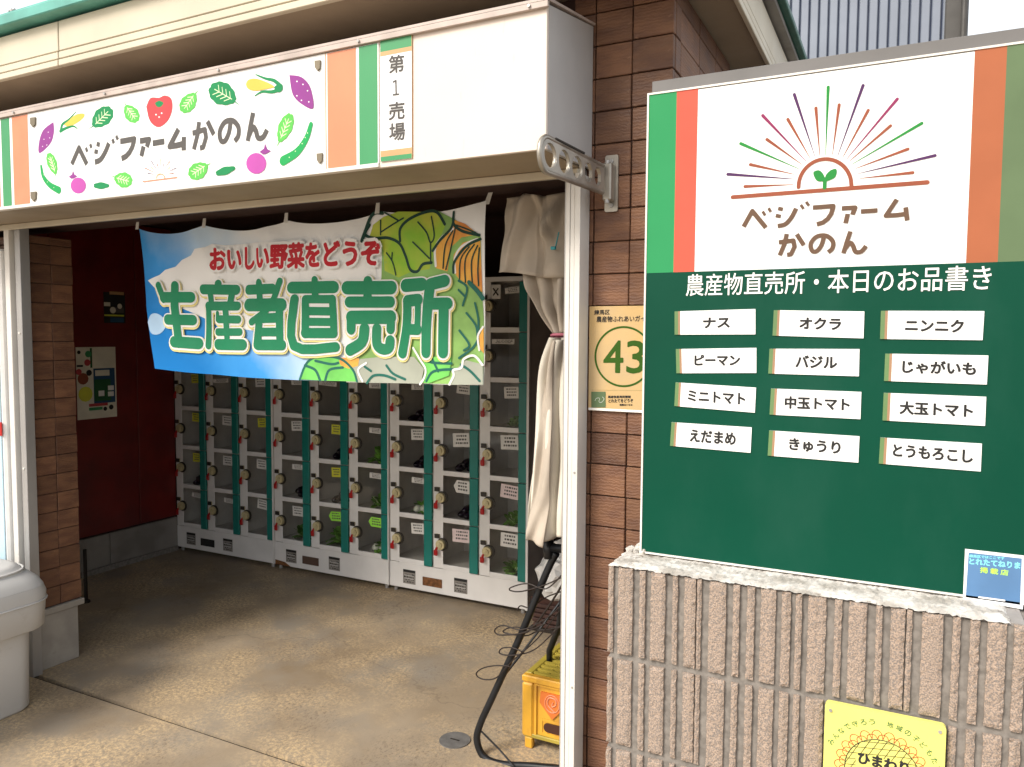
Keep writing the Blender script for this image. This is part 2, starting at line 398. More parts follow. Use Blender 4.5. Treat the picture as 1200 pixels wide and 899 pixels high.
# ------------------------------------------------------------------ the tiled garage building
bd = empty('garage_building', (-.75, 2.2, 0), 'brown tiled garage building with cream eaves and turquoise roof edge', 'building')
MB().box(-.905, -.612, 2.188, 2.42, 0, 2.6).build('pier', M['grout'], bd)
MB().box(-.75, -.612, 2.42, 8, 0, 2.6).build('side_wall', M['grout'], bd)
MB().box(-5.2, -3.607, 2.208, 2.395, .262, 2.05).build('left_pillar', M['grout'], bd)
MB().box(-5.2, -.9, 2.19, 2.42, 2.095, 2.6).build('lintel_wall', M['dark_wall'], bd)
MB().box(-5.2, -.6, 4.6, 4.8, 0, 2.5).build('rear_wall', M['grout'], bd)
# tiles: one by one, a few shared meshes
_tm = {}
def tile(x0, x1, y0, y1, z0, z1):
    dx, dy, dz = x1 - x0, y1 - y0, z1 - z0; key = (round(dx, 3), round(dy, 3), round(dz, 3))
    if key not in _tm: _tm[key] = mesh_of(MB().box(-dx / 2, dx / 2, -dy / 2, dy / 2, -dz / 2, dz / 2, .0022), 'tile', M['tile'])
    j = random.uniform(-.0012, .0012)
    part('tile', _tm[key], bd, ((x0 + x1) / 2 + j, (y0 + y1) / 2 + j, (z0 + z1) / 2))
ZP = .0947; z = .363 - 4 * ZP + ZP
zs = []
z = .363 - 3 * ZP
while z < 2.58: zs.append(z); z += ZP
GJ = .0035
for z in zs:
    z1 = min(z + ZP, 2.598)
    tile(-.720 + GJ / 2, -.600, 2.176, 2.196, z + GJ, z1)               # corner tile, its end shows on the side
    tile(-.833 + GJ / 2, -.720 - GJ / 2, 2.178, 2.196, z + GJ, z1)
    tile(-.900, -.833 - GJ / 2, 2.178, 2.196, z + GJ, z1)
    if z > 1.9:
        tile(-.618, -.6005, 2.198, 2.252, z + GJ, z1)
        for k in range(3): tile(-.618, -.601, 2.2555 + k * .23, 2.2555 + k * .23 + .2265, z + GJ, z1)
z = .292; GJ = .0035; ZL = .0905
while z < 2.04:
    z1 = min(z + ZL, 2.05)
    tile(-3.652, -3.6, 2.190, 2.2925, z + GJ, z1)
    tile(-3.618, -3.601, 2.2955, 2.400, z + GJ, z1)
    for k in range(3): tile(-3.6555 - (k + 1) * .113, -3.6555 - k * .113 - .0035, 2.196, 2.215, z + GJ, z1)
    z += ZL
MB().box(-3.68, -3.585, 2.175, 2.405, .262, .290, .002).build('ledge', M['stone'], bd)
MB().box(-3.68, -3.592, 2.182, 2.375, 0, .261, .003).build('base_stone', M['stone'], bd)
# eaves: front run and right-hand return
YF = atz(120, 62, 2.6).y; XF = -.467; ZS = 2.6
ZA_ = [at(0, y, YF).z for y in (93.5, 86, 77, 43)]
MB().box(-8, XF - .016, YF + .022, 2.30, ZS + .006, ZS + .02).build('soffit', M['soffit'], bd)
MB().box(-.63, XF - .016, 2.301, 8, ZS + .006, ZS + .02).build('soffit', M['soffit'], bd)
def front_fascia(x0, x1):
    f = MB().box(x0, x1, YF + .004, YF + .021, ZA_[2] + .002, ZA_[3], .002).build('fascia_board', M['fascia'], bd)
    MB().box(x0, x1, YF, YF + .021, ZA_[0], ZA_[1] - .002, .002).build('fascia_lip', M['fascia'], f)
    MB().box(x0, x1, YF + .002, YF + .021, ZA_[1] + .002, ZA_[2] - .002, .002).build('fascia_lip', M['fascia'], f)
XJ = at(67, 45, YF).x
front_fascia(-8, XJ - .003); front_fascia(XJ + .003, XF)
f = MB().box(XF - .015, XF - .004, YF + .022, 8, ZA_[2] + .002, ZA_[3], .002).build('fascia_board', M['fascia'], bd)
MB().box(XF - .015, XF, YF + .022, 8, ZA_[0], ZA_[1] - .002, .002).build('fascia_lip', M['fascia'], f)
MB().box(XF - .015, XF - .002, YF + .022, 8, ZA_[1] + .002, ZA_[2] - .002, .002).build('fascia_lip', M['fascia'], f)
MB().box(-8, XF - .02, YF + .0215, YF + .028, ZS + .021, ZA_[3] + .01).build('fascia_backing', M['dark'], bd)
MB().box(XF - .022, XF - .016, YF + .03, 8, ZS + .021, ZA_[3] + .01).build('fascia_backing', M['dark'], bd)
zt = ZA_[3] + .012
MB().box(-8, XF + .01, YF - .045, YF + .05, zt, zt + .040, .004).build('roof_edge', M['green_roof'], bd)
MB().box(-8, XF, YF - .02, YF + .05, zt + .0405, zt + .06, .003).build('roof_cap', M['green_roof'], bd)
MB().box(XF - .01, XF + .030, YF + .05, 8, zt, zt + .018, .002).build('roof_edge', M['base_metal'], bd)
MB().box(XF, XF + .056, YF + .05, 8, zt + .0185, zt + .042, .003).build('roof_edge', M['dark_green_metal'], bd)
z0 = zt + .062
MB().add([(-8, YF, z0), (XF, YF, z0), (XF, 8, z0), (-8, 8, z0), (-8, 4.8, 3.25), (-3.4, 4.8, 3.25)],
         [(0, 1, 5, 4), (1, 2, 5), (2, 3, 4, 5), (0, 4, 3), (0, 3, 2, 1)]).build('roof', M['dark_green_metal'], bd)
fn = MB(); pf = at(14, 12, YF + .1); fn.cyl((pf.x, pf.y, z0), (pf.x, pf.y, pf.z + .005), .006); fn.cyl((pf.x - .02, pf.y, pf.z), (pf.x + .02, pf.y, pf.z), .004)
fn.build('roof_clip', M['grey_metal'], bd)

# ------------------------------------------------------------------ shutter box
BX0, BX1, BY = -4.2, -.84, 1.85
sb = empty('shutter_box', (-2.4, 2.0, 2.07), 'long cream steel shutter box over the garage opening', 'shutter box')
fr = MB()
fr.box(BX0, BX1 - .001, BY, BY + .012, 2.083, 2.452, .0015)
fr.build('front_panel', M['cream_metal'], sb)
MB().add([(BX1 - .012, BY + .0125, 2.085), (BX1 - .012, 2.175, 2.095), (BX1 - .012, 2.175, 2.505), (BX1 - .012, BY + .0125, 2.45),
          (BX1, BY + .0125, 2.085), (BX1, 2.175, 2.095), (BX1, 2.175, 2.505), (BX1, BY + .0125, 2.45)],
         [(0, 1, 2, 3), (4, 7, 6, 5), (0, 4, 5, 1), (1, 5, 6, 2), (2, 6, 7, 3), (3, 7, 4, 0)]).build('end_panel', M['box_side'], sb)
MB().box(BX0, BX1 - .013, BY + .013, 2.118, 2.086, 2.092).build('bottom_panel', M['soffit'], sb)
MB().box(BX0, BX1 - .013, 2.10, 2.117, 2.062, 2.085, .002).build('guide_rail', M['fascia'], sb)
MB().box(BX0, BX1 - .013, 2.122, 2.172, 2.072, 2.094, .002).build('guide_rail', M['base_metal'], sb)
top = MB().prism([(BX0, BY - .012, 2.4535), (BX0, 2.176, 2.508), (BX0, 2.176, 2.514), (BX0, BY - .012, 2.461)], (BX1 + .006 - BX0, 0, 0)).build('top_flashing', M['flashing'], sb)
MB().box(BX0, BX1 + .006, BY - .0125, BY - .001, 2.437, 2.4528, .001).build('flashing_lip', M['flashing'], top)
for px in (16, 123, 256, 420, 620):
    p = at(px, 129 - (px - 16) * .206 + 6, BY - .014)
    MB().cyl((p.x, p.y, 2.446), (p.x, p.y - .004, 2.446), .0045, 10).build('screw', M['grey_metal'], top)

# ------------------------------------------------------------------ shutter rails
def rail_right():
    r = empty('shutter_post', (-.85, 2.13, 0), 'white aluminium shutter post against the brown tiled pier', 'post')
    for k, (a, b, dy) in enumerate(((-.888, -.8755, 0), (-.8745, -.8615, .002), (-.8605, -.8435, 0))):
        MB().box(a, b, 2.098 + dy, 2.15 if k < 2 else 2.172, 0, 2.071, .001).build('post_rib', M['white_metal'], r)
    MB().box(-.887, -.862, 2.151, 2.172, 0, 2.07).build('post_back', M['grey_metal'], r)
    m = MB().box(-.892, -.8885, 2.10, 2.168, 0, 2.07); m.build('post_edge', M['grey_metal'], r)
    for zz in (1.2, .55):
        MB().cyl((-.852, 2.098, zz), (-.852, 2.0955, zz), .003, 8).build('rivet', M['grey_metal'], r)
rail_right()
r = empty('shutter_post', (-3.62, 2.13, 0), 'pale shutter post with a dark slot beside the left tiled pillar', 'post')
MB().box(-3.648, -3.612, 2.110, 2.17, 0, 2.071, .002).build('post_front', M['white_metal'], r)
MB().box(-3.611, -3.596, 2.150, 2.172, 0, 2.071).build('post_slot', M['dark'], r)
MB().box(-3.595, -3.556, 2.125, 2.170, 0, 2.071, .002).build('post_side', M['grey_metal'], r)
for zz in (.47, .98, 1.6):
    MB().cyl((-3.575, 2.125, zz), (-3.575, 2.121, zz), .005, 8).build('rivet', M['white_metal'], r)

# pale panel outside the left rail
p = empty('freezer_cabinet', (-3.9, 2.12, 0), 'glossy pale blue and white cabinet with a red stripe beside the left shutter post', 'cabinet')
M['pale_blue'] = mat('pale blue gloss panel', (.50, .68, .78), .25, var=.12, vscale=2)
M['red_paint'] = mat('red gloss stripe', (.45, .02, .015), .3)
zr = at(4, 495, 2.085).z; zr2 = at(4, 511, 2.085).z
MB().box(-4.3, -3.655, 2.09, 2.19, .0, 1.98, .01).build('body', M['ink_white'], p)
MB().box(-4.25, -3.672, 2.084, 2.0895, .45, 1.94, .002).build('door', M['pale_blue'], p)
MB().box(-4.25, -3.660, 2.080, 2.0838, zr2, zr, .001).build('stripe', M['red_paint'], p)

# ------------------------------------------------------------------ neighbour
nb = empty('neighbour_building', (-.3, 7.2, 0), 'neighbouring building clad in blue grey corrugated metal beyond the eaves', 'building')
M['corr'] = mat('blue grey corrugated steel', (.20, .225, .28), .45, .2, var=.12, vscale=2)
M['corr_line'] = mat('deep blue valley', (.02, .04, .10), .5)
m = MB(); x = -1.6; xs = []
while x < .19: xs.append(x); x += .0745
pts = []
for x in xs:
    m.box(x, x + .062, 7.0, 7.03, 0, 4.9, .006)
m.build('cladding', M['corr'], nb)
MB().box(-1.6, .2, 7.022, 7.3, 0, 4.9).build('wall', M['corr_line'], nb)
M['charcoal'] = mat('charcoal trim', (.065, .06, .055), .5, var=.2)
MB().box(.202, .36, 6.96, 7.3, 0, 4.9, .01).build('corner_trim', M['charcoal'], nb)
MB().cyl((.33, 6.93, 0), (.33, 6.93, 4.9), .022, 12).build('downpipe', M['charcoal'], nb)
# ================================================================== the block wall, its sign board and the yellow sign
bw = empty('block_wall', (0, 1.66, 0), 'low wall of ribbed split face concrete blocks under the green sign board', 'wall')
ribs = [(0, .03), (.06, .146), (.187, .22), (.253, .335), (.377, .405), (.443, .505), (.513, .537), (.579, .669), (.707, .74), (.78, .818), (.85, .925), (.955, 1)]
bl = .384; bh = .197
def rough_face(mb, x0, x1, z0, z1, y, rnd, depth):
    nx = max(2, int((x1 - x0) / .006)); nz = int((z1 - z0) / .008)
    def P(i, j):
        x = x0 + (x1 - x0) * i / nx; zz = z0 + (z1 - z0) * j / nz
        e = 0 if (0 < i < nx and 0 < j < nz) else 1
        yy = y + rnd.uniform(-.0005, .0005) + (rnd.uniform(.001, .004) if e else 0)
        if e: x += rnd.uniform(-.0008, .0008); zz += rnd.uniform(-.0015, .0005) if j == nz else rnd.uniform(-.0005, .0015)
        return (x, yy, zz)
    vs = [P(i, j) for j in range(nz + 1) for i in range(nx + 1)]
    fs = [(j * (nx + 1) + i, j * (nx + 1) + i + 1, (j + 1) * (nx + 1) + i + 1, (j + 1) * (nx + 1) + i) for j in range(nz) for i in range(nx)]
    n = len(vs); ring = [i for i in range(nx + 1)] + [(j + 1) * (nx + 1) - 1 for j in range(1, nz + 1)] + [nz * (nx + 1) + i for i in range(nx - 1, -1, -1)] + [j * (nx + 1) for j in range(nz - 1, 0, -1)]
    back = [(vs[i][0], y + depth, vs[i][2]) for i in ring]
    fs += [(ring[k], n + k, n + (k + 1) % len(ring), ring[(k + 1) % len(ring)]) for k in range(len(ring))]
    mb.add(vs + back, fs)
def block_mesh(seed):
    rnd = random.Random(seed); b = MB()
    b.box(0, bl, 1.612, 1.748, 0, bh)
    for f in range(len(b.f)): b.mi[f] = 1
    b.cur = 0
    for a, c in ribs: rough_face(b, a * bl, c * bl, .001, bh - .001, 1.600 + rnd.uniform(0, .0015), rnd, .0125)
    return mesh_of(b, 'block', [M['block_rough'], M['block_groove']])
bms = [block_mesh(i) for i in range(3)]
ztop = 1.094; k = 0
for cx in range(4):
    for cz in range(5):
        part('block', bms[(cx + 2 * cz) % 3], bw, (-.567 + cx * .3935, 0, ztop - .197 - cz * .2075))
MB().box(-.563, 1.0, 1.6095, 1.745, .05, ztop - .005).build('mortar_joint', M['mortar'], bw)
# mortar cap: uneven sheet
cap = MB(); rnd = random.Random(3); nx = 150; ny = 14
def capz(i, j):
    e = min(i, nx - i, j, ny - j)
    return ztop + .001 + (.005 if e > 1 else .003 if e == 1 else 0) + rnd.uniform(-.0018, .0018)
x0, x1 = -.566, .188
vs = [(x0 + (x1 - x0) * i / nx + (rnd.uniform(-.003, .003) if j in (0, ny) or i in (0, nx) else 0), 1.6015 + .143 * j / ny + (rnd.uniform(-.003, .002) if j == 0 else 0), capz(i, j)) for j in range(ny + 1) for i in range(nx + 1)]
fs = [(j * (nx + 1) + i, j * (nx + 1) + i + 1, (j + 1) * (nx + 1) + i + 1, (j + 1) * (nx + 1) + i) for j in range(ny) for i in range(nx)]
cap.add(vs, fs); cap.build('mortar_cap', M['mortar_white'], bw)
lump = MB(); rl = random.Random(5)
for k in range(34):
    a = Vector((-.555 + rl.uniform(0, .045), 1.70 + rl.uniform(0, .045), ztop + .006 + rl.uniform(0, .012))); s_ = rl.uniform(.004, .010)
    bm = bmesh.new(); bmesh.ops.create_icosphere(bm, subdivisions=1, radius=s_)
    for v in bm.verts: v.co = a + v.co * rl.uniform(.7, 1.2)
    lump.add([v.co[:] for v in bm.verts], [[v.index for v in f.verts] for f in bm.faces]); bm.free()
lump.build('mortar_lumps', M['mortar_white'], bw)['kind'] = 'stuff'

# ------------------------------------------------------------------ big sign board
SY = 1.70
M['board_green'] = mat('dark green printed board', (.0, .060, .034), .5, spec=.15, var=.12, vscale=2, grime=((.015, .08, .055), 1.6, .50, .9, (1.5, 1, .6)))
M['print_green'] = mat('green print', (.03, .27, .10), .55, spec=.15, var=.05)
M['print_red'] = mat('coral red print', (.60, .105, .07), .55, spec=.15, var=.05)
M['print_orange'] = mat('terracotta print', (.38, .125, .06), .55, spec=.15, var=.08)
M['print_sage'] = mat('sage green print', (.12, .18, .095), .55, spec=.15, var=.1)
M['print_white'] = mat('white printed board', (.84, .85, .85), .3, var=.02, vscale=2)
M['p_purple'] = ink('purple print', (.085, .033, .11)); M['p_magenta'] = ink('magenta print', (.25, .035, .11))
M['p_orange'] = ink('orange brown print', (.29, .085, .048)); M['p_leaf'] = ink('leaf green print', (.025, .24, .05))
M['rail_grey'] = mat('grey painted rail', (.135, .13, .128), .5, var=.15)
sg = empty('sign_board', (-.15, SY, 1.1), 'tall green and white sign board with a sunburst logo standing on the block wall', 'sign')
SX0, SX1, SZ0, SZ1 = -.522, .216, 1.108, 2.136
MB().box(SX0 + .002, SX1 - .002, SY + .0006, SY + .03, SZ0 + .002, SZ1 - .002).build('panel', M['print_white'], sg)
fr = MB(); fr.box(SX0, SX1, SY - .0018, SY + .0345, SZ1, SZ1 + .004); fr.box(SX0 - .004, SX0, SY - .0018, SY + .034, SZ0 - .004, SZ1 + .004); fr.box(SX1, SX1 + .004, SY - .0018, SY + .034, SZ0 - .004, SZ1 + .004); fr.box(SX0, SX1, SY - .0018, SY + .0345, SZ0 - .004, SZ0)
fr.build('frame', M['white_metal'], sg)
MB().box(SX0 + .003, SX1 + .003, SY + .010, SY + .045, SZ1 + .0045, SZ1 + .032, .001).build('top_rail', M['rail_grey'], sg)
rr = MB()
for xx in (SX0 + .06, SX1 - .06): rr.box(xx - .015, xx + .015, SY + .031, SY + .06, .4, SZ1 - .05)
rr.build('support_post', M['grey_metal'], sg)
A = Art(sg, lambda x, y: tuple(at(x, y, SY)), -.0006); A.base = -.0005
A.base = 0.0
def rect(name, x0, x1, z0, z1, m, y, par): return MB().add([(x0, y, z0), (x1, y, z0), (x1, y, z1), (x0, y, z1)], [(0, 1, 2, 3)]).build(name, m, par, fixn=False)
ZH = 1.7435
rect('green_field', SX0, SX1, SZ0, ZH, M['board_green'], SY + .0001, sg)
rect('stripe', SX0, -.460, ZH, SZ1, M['print_green'], SY + .0001, sg)
rect('stripe', -.460, -.4135, ZH, SZ1, M['print_red'], SY + .0001, sg)
rect('stripe', .1005, .1515, ZH, SZ1, M['print_orange'], SY + .0001, sg)
rect('stripe', .1515, SX1, ZH, SZ1, M['print_sage'], SY + .0001, sg)
Z4 = lambda pts: [(750 + a / 2.644, b / 2.644) for a, b in pts]
rays = [('p_purple', (272, 540), (480, 555)), ('p_orange', (325, 578), (475, 572)), ('p_orange', (342, 510), (478, 540)), ('p_leaf', (312, 445), (492, 523)),
        ('p_orange', (393, 432), (502, 510)), ('p_magenta', (380, 358), (515, 500)), ('p_orange', (458, 370), (527, 490)), ('p_purple', (478, 293), (542, 485)),
        ('p_orange', (545, 335), (557, 483)), ('p_leaf', (583, 270), (575, 480)), ('p_orange', (617, 325), (596, 480)), ('p_purple', (691, 265), (612, 484)),
        ('p_orange', (707, 342), (628, 488)), ('p_magenta', (797, 307), (640, 493)), ('p_orange', (776, 390), (648, 500)), ('p_leaf', (873, 382), (655, 510)),
        ('p_orange', (830, 462), (668, 522)), ('p_purple', (914, 482), (675, 538)), ('p_orange', (845, 535), (680, 553))]
for c, a, b in rays: A.strokes('ray', [Z4([a, b])], 3.6, M[c], taper=(1, .12))
A.strokes('horizon_line', [Z4([(287, 611), (890, 565)])], 4.6, M['p_orange'])
arc = [(573 + 82 * math.cos(t), 577 + (-84 * math.sin(t)) - 3 * math.cos(t)) for t in [math.pi * k / 12 for k in range(13)]]
A.strokes('sun_arc', [Z4(arc)], 4.4, M['p_orange'])
A.strokes('sprout', [Z4([(572, 582), (573, 555)])], 4.2, M['p_leaf'])
A.shape('sprout', Z4([(573, 562), (548, 560), (537, 535), (555, 528), (570, 543)]), M['p_leaf'], True)
A.shape('sprout', Z4([(573, 564), (576, 543), (592, 527), (609, 525), (604, 550)]), M['p_leaf'], True)
# hand drawn lettering, traced once and used on both signs
L1 = [[(62, 222), (118, 122), (205, 228)], ([(184, 124), (200, 150)], 17), ([(222, 103), (236, 128)], 17),
      ([(283, 105), (313, 112)], 22), ([(268, 150), (300, 157)], 22), [(398, 105), (370, 160), (330, 205), (280, 218)], ([(428, 82), (445, 108)], 17), ([(462, 63), (480, 88)], 17),
      [(505, 100), (560, 96), (635, 88), (610, 150), (575, 190), (532, 205)],
      [(690, 105), (775, 100), (758, 145)], [(728, 140), (714, 200)], [(812, 125), (918, 118)],
      [(1042, 48), (1010, 95), (972, 152), (1040, 148), (1105, 140)], [(1098, 98), (1108, 182)]]
L1s = [0, 1, 1, 1, 1, 1, 1, 1, 2, 0, 0, 0, 2, 0]
L2 = [[(287, 322), (380, 310), (388, 350), (365, 398), (340, 402)], [(338, 268), (325, 330), (293, 405)], [(402, 270), (447, 340)],
      [(575, 288), (560, 340), (530, 378), (500, 375), (492, 330), (530, 285), (590, 280), (632, 315), (630, 360), (602, 385)],
      [(745, 252), (722, 320), (700, 392)], [(710, 365), (742, 325), (762, 345), (778, 382), (815, 380), (845, 345)]]
G1 = lambda p: (860 + p[0] / 5.4545, 225 + p[1] / 5.4545)
def lettering(A, lines, sm, f, wpx, m, name='lettering'):
    for i, ln in enumerate(lines):
        wd = 1.0
        if isinstance(ln, tuple): ln, q = ln; wd = q / 27.0
        A.strokes(name, [([f(p) for p in ln], wpx * wd)], wpx, m, sm=sm[i] > 0, cap=False)
S1 = [0, 0, 0, 0, 0, 1, 0, 0, 0, 0, 0, 0, 0, 0]; S2 = [0, 0, 0, 1, 0, 1]
L1[8] = [(505, 100), (635, 90), (632, 108), (622, 140), (600, 172), (570, 195), (530, 207)]
lettering(A, L1, S1, G1, 5.2, M['ink_brown']); lettering(A, L2, S2, G1, 5.0, M['ink_brown'])
hd = '農産物直売所・本日のお品書き'
A.text('heading', hd, (804, 347), (1161, 340), 25, M['ink_white'], fat=.0003)
# menu plates: things of their own stuck to the board
M['tan'] = mat('tan plate edge', (.36, .21, .12), .4); M['plate_green'] = mat('green plate edge', (.13, .23, .09), .4)
Z5 = lambda a, b: (745 + a / 2.7907, 355 + b / 2.7907)
plates = [('ナス', 'two character', (128, 28, 392, 20, 392, 103, 128, 104), (222, 82, 307, 80, 32), 'first row, left column'),
          ('オクラ', '', (452, 24, 748, 28, 745, 116, 448, 107), (537, 84, 670, 88, 36), 'first row, middle column'),
          ('ニンニク', '', (802, 26, 1140, 27, 1134, 122, 799, 118), (882, 92, 1070, 96, 38), 'first row, right column'),
          ('ピーマン', '', (132, 151, 395, 147, 395, 229, 134, 230), (194, 204, 340, 204, 33), 'second row, left column'),
          ('バジル', '', (438, 150, 732, 151, 730, 240, 434, 231), (524, 210, 657, 214, 38), 'second row, middle column'),
          ('じゃがいも', '', (816, 166, 1153, 172, 1148, 267, 812, 255), (873, 228, 1110, 236, 40), 'second row, right column'),
          ('ミニトマト', '', (131, 260, 394, 277, 390, 359, 127, 337), (172, 320, 357, 332, 34), 'third row, left column'),
          ('中玉トマト', '', (443, 280, 738, 291, 735, 380, 438, 365), (489, 344, 698, 352, 38), 'third row, middle column'),
          ('大玉トマト', '', (811, 294, 1146, 307, 1142, 402, 807, 384), (864, 362, 1100, 374, 40), 'third row, right column'),
          ('えだまめ', '', (118, 390, 380, 407, 376, 490, 113, 467), (179, 452, 326, 464, 38), 'bottom row, left column'),
          ('きゅうり', '', (437, 417, 732, 436, 728, 522, 432, 499), (503, 480, 668, 494, 38), 'bottom row, middle column'),
          ('とうもろこし', '', (800, 440, 1132, 460, 1128, 551, 795, 525), (842, 500, 1100, 522, 38), 'bottom row, right column')]
for body, _, q, tx, where in plates:
    P = [at(*Z5(q[i], q[i + 1]), SY) for i in (0, 2, 4, 6)]
    t = empty('menu_plate', tuple((P[0] + P[2]) / 2), 'white menu plate reading %s on the green board, %s' % (body, where), 'menu plate', 'menu plates on the green board')
    t.location.y = SY
    q3 = [(p.x, SY - .0022, p.z) for p in P]
    m = MB().prism(q3[::-1], (0, .002, 0)); m.build('plate', M['paper'] if 0 else M['print_white'], t)
    def lerp(a, b, k): return tuple(Vector(a) + (Vector(b) - Vector(a)) * k)
    up_ = lambda p: (p[0], p[1] - .0003, p[2])
    MB().poly([up_(q3[3]), up_(lerp(q3[3], q3[2], .045)), up_(lerp(q3[0], q3[1], .045)), up_(q3[0])]).build('edge_stripe', M['plate_green'], t, fixn=False)
    MB().poly([up_(lerp(q3[3], q3[2], .045)), up_(lerp(q3[3], q3[2], .072)), up_(lerp(q3[0], q3[1], .072)), up_(lerp(q3[0], q3[1], .045))]).build('edge_stripe', M['tan'], t, fixn=False)
    B = Art(t, lambda x, y: tuple(at(*Z5(x, y), SY)), .0026)
    B.text('lettering', body, (tx[0], tx[1]), (tx[2], tx[3]), tx[4], M['ink_dark'], fat=.0011)
# blue sticker
s = empty('sticker', tuple(at(1165, 680, SY)), 'small blue sticker with a white border at the lower right corner of the board', 'sticker')
M['sticker_blue'] = mat('blue sticker', (.10, .22, .42), .35, var=.15, vscale=10); M['p_cyan'] = ink('cyan print', (.25, .75, .85)); M['p_lime'] = ink('lime print', (.50, .85, .12))
s.location.y = SY
zs5 = lambda a, b: (1110 + a / 8.989, 630 + b / 8.989)
q = [at(*zs5(*p), SY) for p in ((188, 118), (815, 190), (795, 755), (165, 640))]
MB().prism([(p.x, SY - .0014, p.z) for p in q][::-1], (0, .0012, 0)).build('backing', M['print_white'], s)
q = [at(*zs5(*p), SY) for p in ((225, 155), (785, 218), (765, 705), (195, 625))]
MB().poly([(p.x, SY - .0018, p.z) for p in q][::-1]).build('face', M['sticker_blue'], s, fixn=True)
B = Art(s, lambda x, y: tuple(at(*zs5(x, y), SY)), .0021)
B.text('lettering', '練馬区ではここです', (232, 205), (600, 232), 30, M['p_cyan'], fat=.0002)
B.text('lettering', 'とれたてねりま', (232, 275), (765, 325), 62, M['p_cyan'], fat=.0005)
B.text('lettering', '掲載店', (345, 365), (640, 398), 58, M['p_lime'], spacing=1.5, fat=.0003)
B.strokes('print_line', [[(335, 625), (600, 660)]], 18, M['ink_white'])

# yellow sunflower notice on the wall
YY = 1.586
yb = empty('notice_board', (0, YY, .8), 'small yellow notice with a sunflower drawing screwed to the block wall', 'notice')
M['yellow'] = mat('pale yellow printed plate', (.80, .76, .20), .4, var=.06)
M['p_green2'] = ink('green line print', (.012, .15, .06)); M['p_red2'] = ink('red brown line print', (.42, .10, .04))
Z9 = lambda a, b: (940 + a / 6.0, 800 + b / 6.0)
p0 = at(*Z9(162, 150), YY); p1 = at(*Z9(1015, 305), YY)
cor = .008; X0, X1, ZT = p0.x, p1.x, p0.z
ZT2 = at(*Z9(600, 222), YY).z
def rrect(x0, x1, z0, z1, r, y, n=5):
    pts = []
    for cx_, cz_, a0 in ((x1 - r, z1 - r, 0), (x0 + r, z1 - r, 90), (x0 + r, z0 + r, 180), (x1 - r, z0 + r, 270)):
        for k in range(n + 1):
            a = R(a0 + 90 * k / n); pts.append((cx_ + r * math.cos(a), y, cz_ + r * math.sin(a)))
    return pts
MB().prism(rrect(X0, X1, ZT2 - .29, ZT2, cor, YY), (0, .012, 0)).build('plate', M['yellow'], yb)
B = Art(yb, lambda x, y: tuple(at(*Z9(x, y), YY)), .0003)
for sx, sy in ((200, 193), (970, 345)):
    pp = at(*Z9(sx, sy), YY); MB().cyl((pp.x, YY, pp.z), (pp.x, YY - .003, pp.z), .0032, 10).build('screw', M['grey_metal'], yb)
# sunflower: in plate coordinates (metres) so the circles are true circles
cc = at(*Z9(560, 640), YY); cx, cz = cc.x, cc.z
rt = (at(*Z9(530, 398), YY).z - cz)
B2 = Art(yb, lambda x, z: (x, YY, z), .0003)
def ring(r, a0=0, a1=360, n=40): return [(cx + r * math.cos(R(a0 + (a1 - a0) * k / n)), cz + r * math.sin(R(a0 + (a1 - a0) * k / n))) for k in range(n + 1)]
class W:      # metre-based stroke widths
    pass
def mstroke(name, lines, wm, m, sm=False):
    mb = MB()
    for ln in lines:
        P2 = [Vector((a, b, 0)) for a, b in ln]; n = len(P2); L_, R_ = [], []
        yy = YY - .0003 - B2.n * .000008; B2.n += 1
        for i, p in enumerate(P2):
            t = (P2[min(i + 1, n - 1)] - P2[max(i - 1, 0)]).normalized(); nn = Vector((-t.y, t.x, 0)) * wm / 2
            L_.append(p + nn); R_.append(p - nn)
        mb.add([(p.x, yy, p.y) for p in L_] + [(p.x, yy, p.y) for p in R_], [(i, i + 1, n + i + 1, n + i) for i in range(n - 1)])
    B2.orient(mb); return mb.build(name, m, yb, fixn=False)
for row, (rr_, off, k_) in enumerate(((rt * 1.28, 0, 22), (rt * 1.16, 8, 22))):
    for k in range(k_):
        a = 360 / k_ * k + off; pts = []
        for j in range(9):
            ph = -1 + 2 * j / 8; rr2 = rt * 1.02 + (rr_ - rt * 1.02) * math.sqrt(max(0, 1 - ph * ph)); pts.append((cx + rr2 * math.cos(R(a + ph * 180 / k_ * .98)), cz + rr2 * math.sin(R(a + ph * 180 / k_ * .98))))
        mstroke('petal', [pts], .0015, M['p_red2'])
mstroke('flower_disc', [ring(rt)], .0016, M['ink_dark'])
hat = []
for k in range(-9, 10):
    d = k * rt / 5.5
    if abs(d) > rt * .97: continue
    h = math.sqrt(rt * rt - d * d)
    for a in (62, 8):
        ca, sa = math.cos(R(a)), math.sin(R(a)); hat.append([(cx + ca * h - sa * d, cz + sa * h + ca * d), (cx - ca * h - sa * d, cz - sa * h + ca * d)])
mstroke('hatching', hat, .0010, M['ink_dark'])
bx = at(*Z9(560, 560), YY)
tp = [Z9(395, 500), Z9(745, 570)]
a_ = at(*tp[0], YY); b_ = at(*tp[1], YY)
MB().poly(rrect(a_.x - .004, b_.x + .004, a_.z - .030, a_.z + .001, .004, YY - .0003 - B2.n * .000008 - .00003)[::-1]).build('title_field', M['yellow'], yb)
B.base = .0003 + B2.n * .000008 + .00006; B.n = 0
B.text('title', 'ひまわり', (395, 563), (745, 640), 74, M['ink_dark'], fat=.0013)
